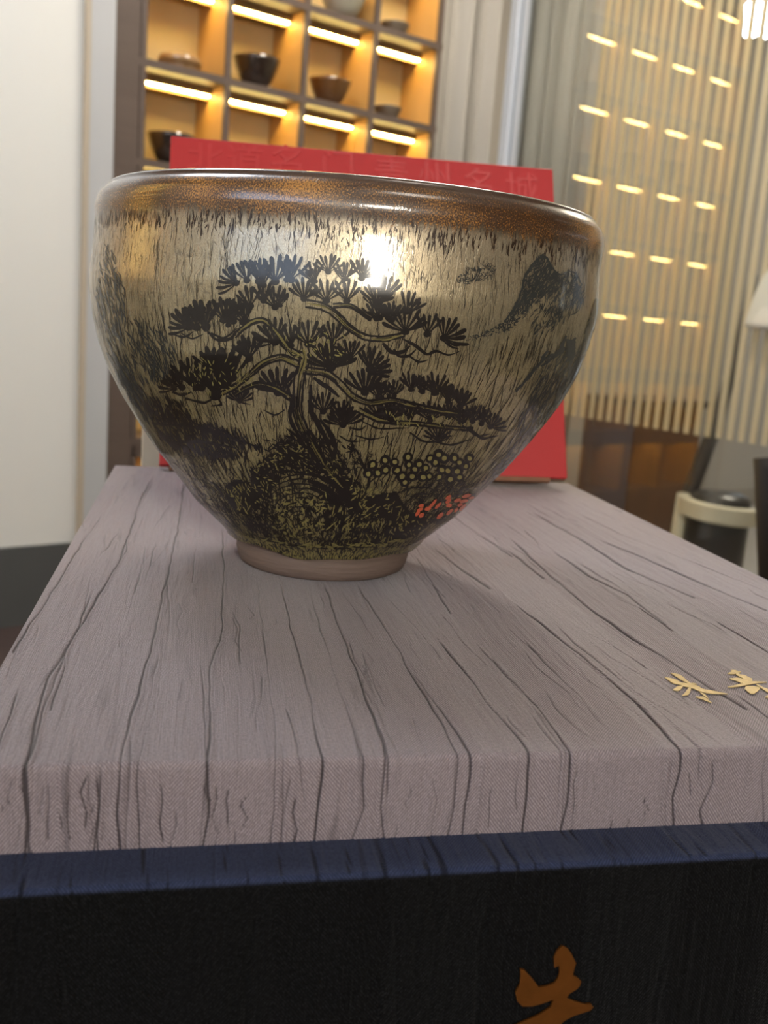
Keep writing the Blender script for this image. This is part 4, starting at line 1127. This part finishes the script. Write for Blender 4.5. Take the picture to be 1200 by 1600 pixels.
hills.hatch([(170,560),(200,560),(240,640),(230,660),(200,620)], 90, 24, 2.2, R_(62), .1)
def crackle(name, n, z0, z1, L, wd, wob, slant, mat, lift, bias=None, seed=2):
    """thin dark glaze streaks all round the bowl; L, wd, wob in mm"""
    rg = np.random.default_rng(seed); K = 8
    th0 = rg.uniform(0, 2 * np.pi, n); zc = rg.uniform(z0, z1, n) if bias is None else z0 + (z1 - z0) * rg.beta(*bias, n)
    Ln = L * rg.uniform(.35, 1.5, n); ang = rg.normal(0, slant, n)
    f = np.linspace(-.5, .5, K)
    walk = np.cumsum(rg.normal(0, wob, (n, K)), 1); walk -= walk.mean(1)[:, None]
    y = f[None] * Ln[:, None] * np.cos(ang)[:, None]; x = f[None] * Ln[:, None] * np.sin(ang)[:, None] + walk
    w = wd * rg.uniform(.5, 1.5, n)[:, None] * np.array([.25, .8, 1, 1.1, 1, .9, .6, .15])[None] * rg.uniform(.7, 1.3, (n, K))
    px_, py_ = np.cos(ang)[:, None] * w / 2, -np.sin(ang)[:, None] * w / 2
    rmm = prof_r(zc)[:, None] * BH * 1000
    Vs = []
    for sg in (-1, 1):
        Vs.append(np.stack([th0[:, None] + (x + sg * px_) / rmm, zc[:, None] + (y + sg * py_) / (BH * 1000)], -1))
    A = np.stack(Vs, 2)                                 # n, K, 2, (th, z)
    ok = (A[..., 1].max((1, 2)) < 1.385) & (A[..., 1].min((1, 2)) > .135)
    A = A[ok]; n = len(A)
    Wp_ = bowl_surface(A[..., 0].ravel(), A[..., 1].ravel(), np.full(A[..., 0].size, lift))
    idx = np.arange(n * K * 2).reshape(n, K, 2)
    Qs = np.stack([idx[:, :-1, 0], idx[:, :-1, 1], idx[:, 1:, 1], idx[:, 1:, 0]], -1).reshape(-1, 4)
    o = fast_obj(name, Wp_, Qs, mat, tbw, smooth=True); o['kind'] = 'stuff'
    return o
mt_streak = simple('bowl_dark_streak', (0.016, 0.011, 0.007), 0.45, var=0.4, scale=900, coat=.4)
mt_fringe = simple('bowl_brown_streak', (0.030, 0.013, 0.005), 0.4, var=0.5, scale=900, coat=.5)
crackle('fur_streaks', 1400, 1.215, 1.295, 2.1, .24, .07, .10, mt_fringe, .00006, (3, 2), 11)
crackle('fur_streaks', 2600, .90, 1.24, 3.6, .09, .07, .08, mt_streak, .00005, None, 12)
crackle('fur_streaks', 4000, .42, .98, 5.0, .16, .10, .13, mt_streak, .00006, None, 13)
crackle('fur_streaks', 1900, .13, .58, 4.0, .30, .16, .30, mt_streak, .00006, (1.2, 1.6), 14)
crackle('fur_streaks', 1300, .13, .62, 2.0, .22, .10, 1.1, mt_streak, .00006, (1.2, 1.9), 15)
tree.build('pine_painting', mt_ink, .00011, tbw)
fleck.build('branch_gold_lines', mt_fleck, .00014, tbw)
top_ink.build('bark_painting', mt_ink, .00017, tbw)
rock.build('rock_painting', mt_ink, .00011, tbw)
leafy.build('shrub_painting', mt_ink, .00012, tbw)
fleck2.build('gold_fleck_painting', mt_fleck2, .00019, tbw)
hills.build('mountain_painting', mt_inkgrey, .00010, tbw)
coral.build('coral_blossom_painting', mt_coral, .00020, tbw)['label'] = 'small coral red blossom dabs'

# ================================================================== CHAIR AT THE RIGHT
mt_chair = simple('chair_dark_wood', (0.011, 0.007, 0.005), 0.6, var=0.3, scale=12, stretch=(1, 1, .2), spec=.15)
cp_ = on_z([(1182, 905)], ZL - .13)[0]
cx0 = rays([(1186, 800)])[0]; cx0 = CAM + cx0 * (.95 / cx0[1])
chz = empty('wooden_chair', (cx0[0] + .336, cx0[1] - .08, 0), math.radians(38), 'dark wooden chair beside the table, only its back post in view', 'chair')
box('seat', (-.22, -.22, .42), (.44, 0, 0), (0, .44, 0), (0, 0, .035), mt_chair, chz, bev=.008)
for sx in (-1, 1):
    box('leg', (sx * .2 - .02, -.21, 0), (.04, 0, 0), (0, .04, 0), (0, 0, .42), mt_chair, chz)
    tube('back_post', [(sx * .2, .2, 0), (sx * .2, .2, .45), (sx * .205, .235, .62), (sx * .205, .27, .775)], [.02, .022, .021, .018], mt_chair, chz, n=16)
for z in (.51, .61, .71):
    box('back_slat', (-.2, .215 + (z - .55) * .2, z), (.4, 0, 0), (0, .016, 0), (0, 0, .045), mt_chair, chz, bev=.004)
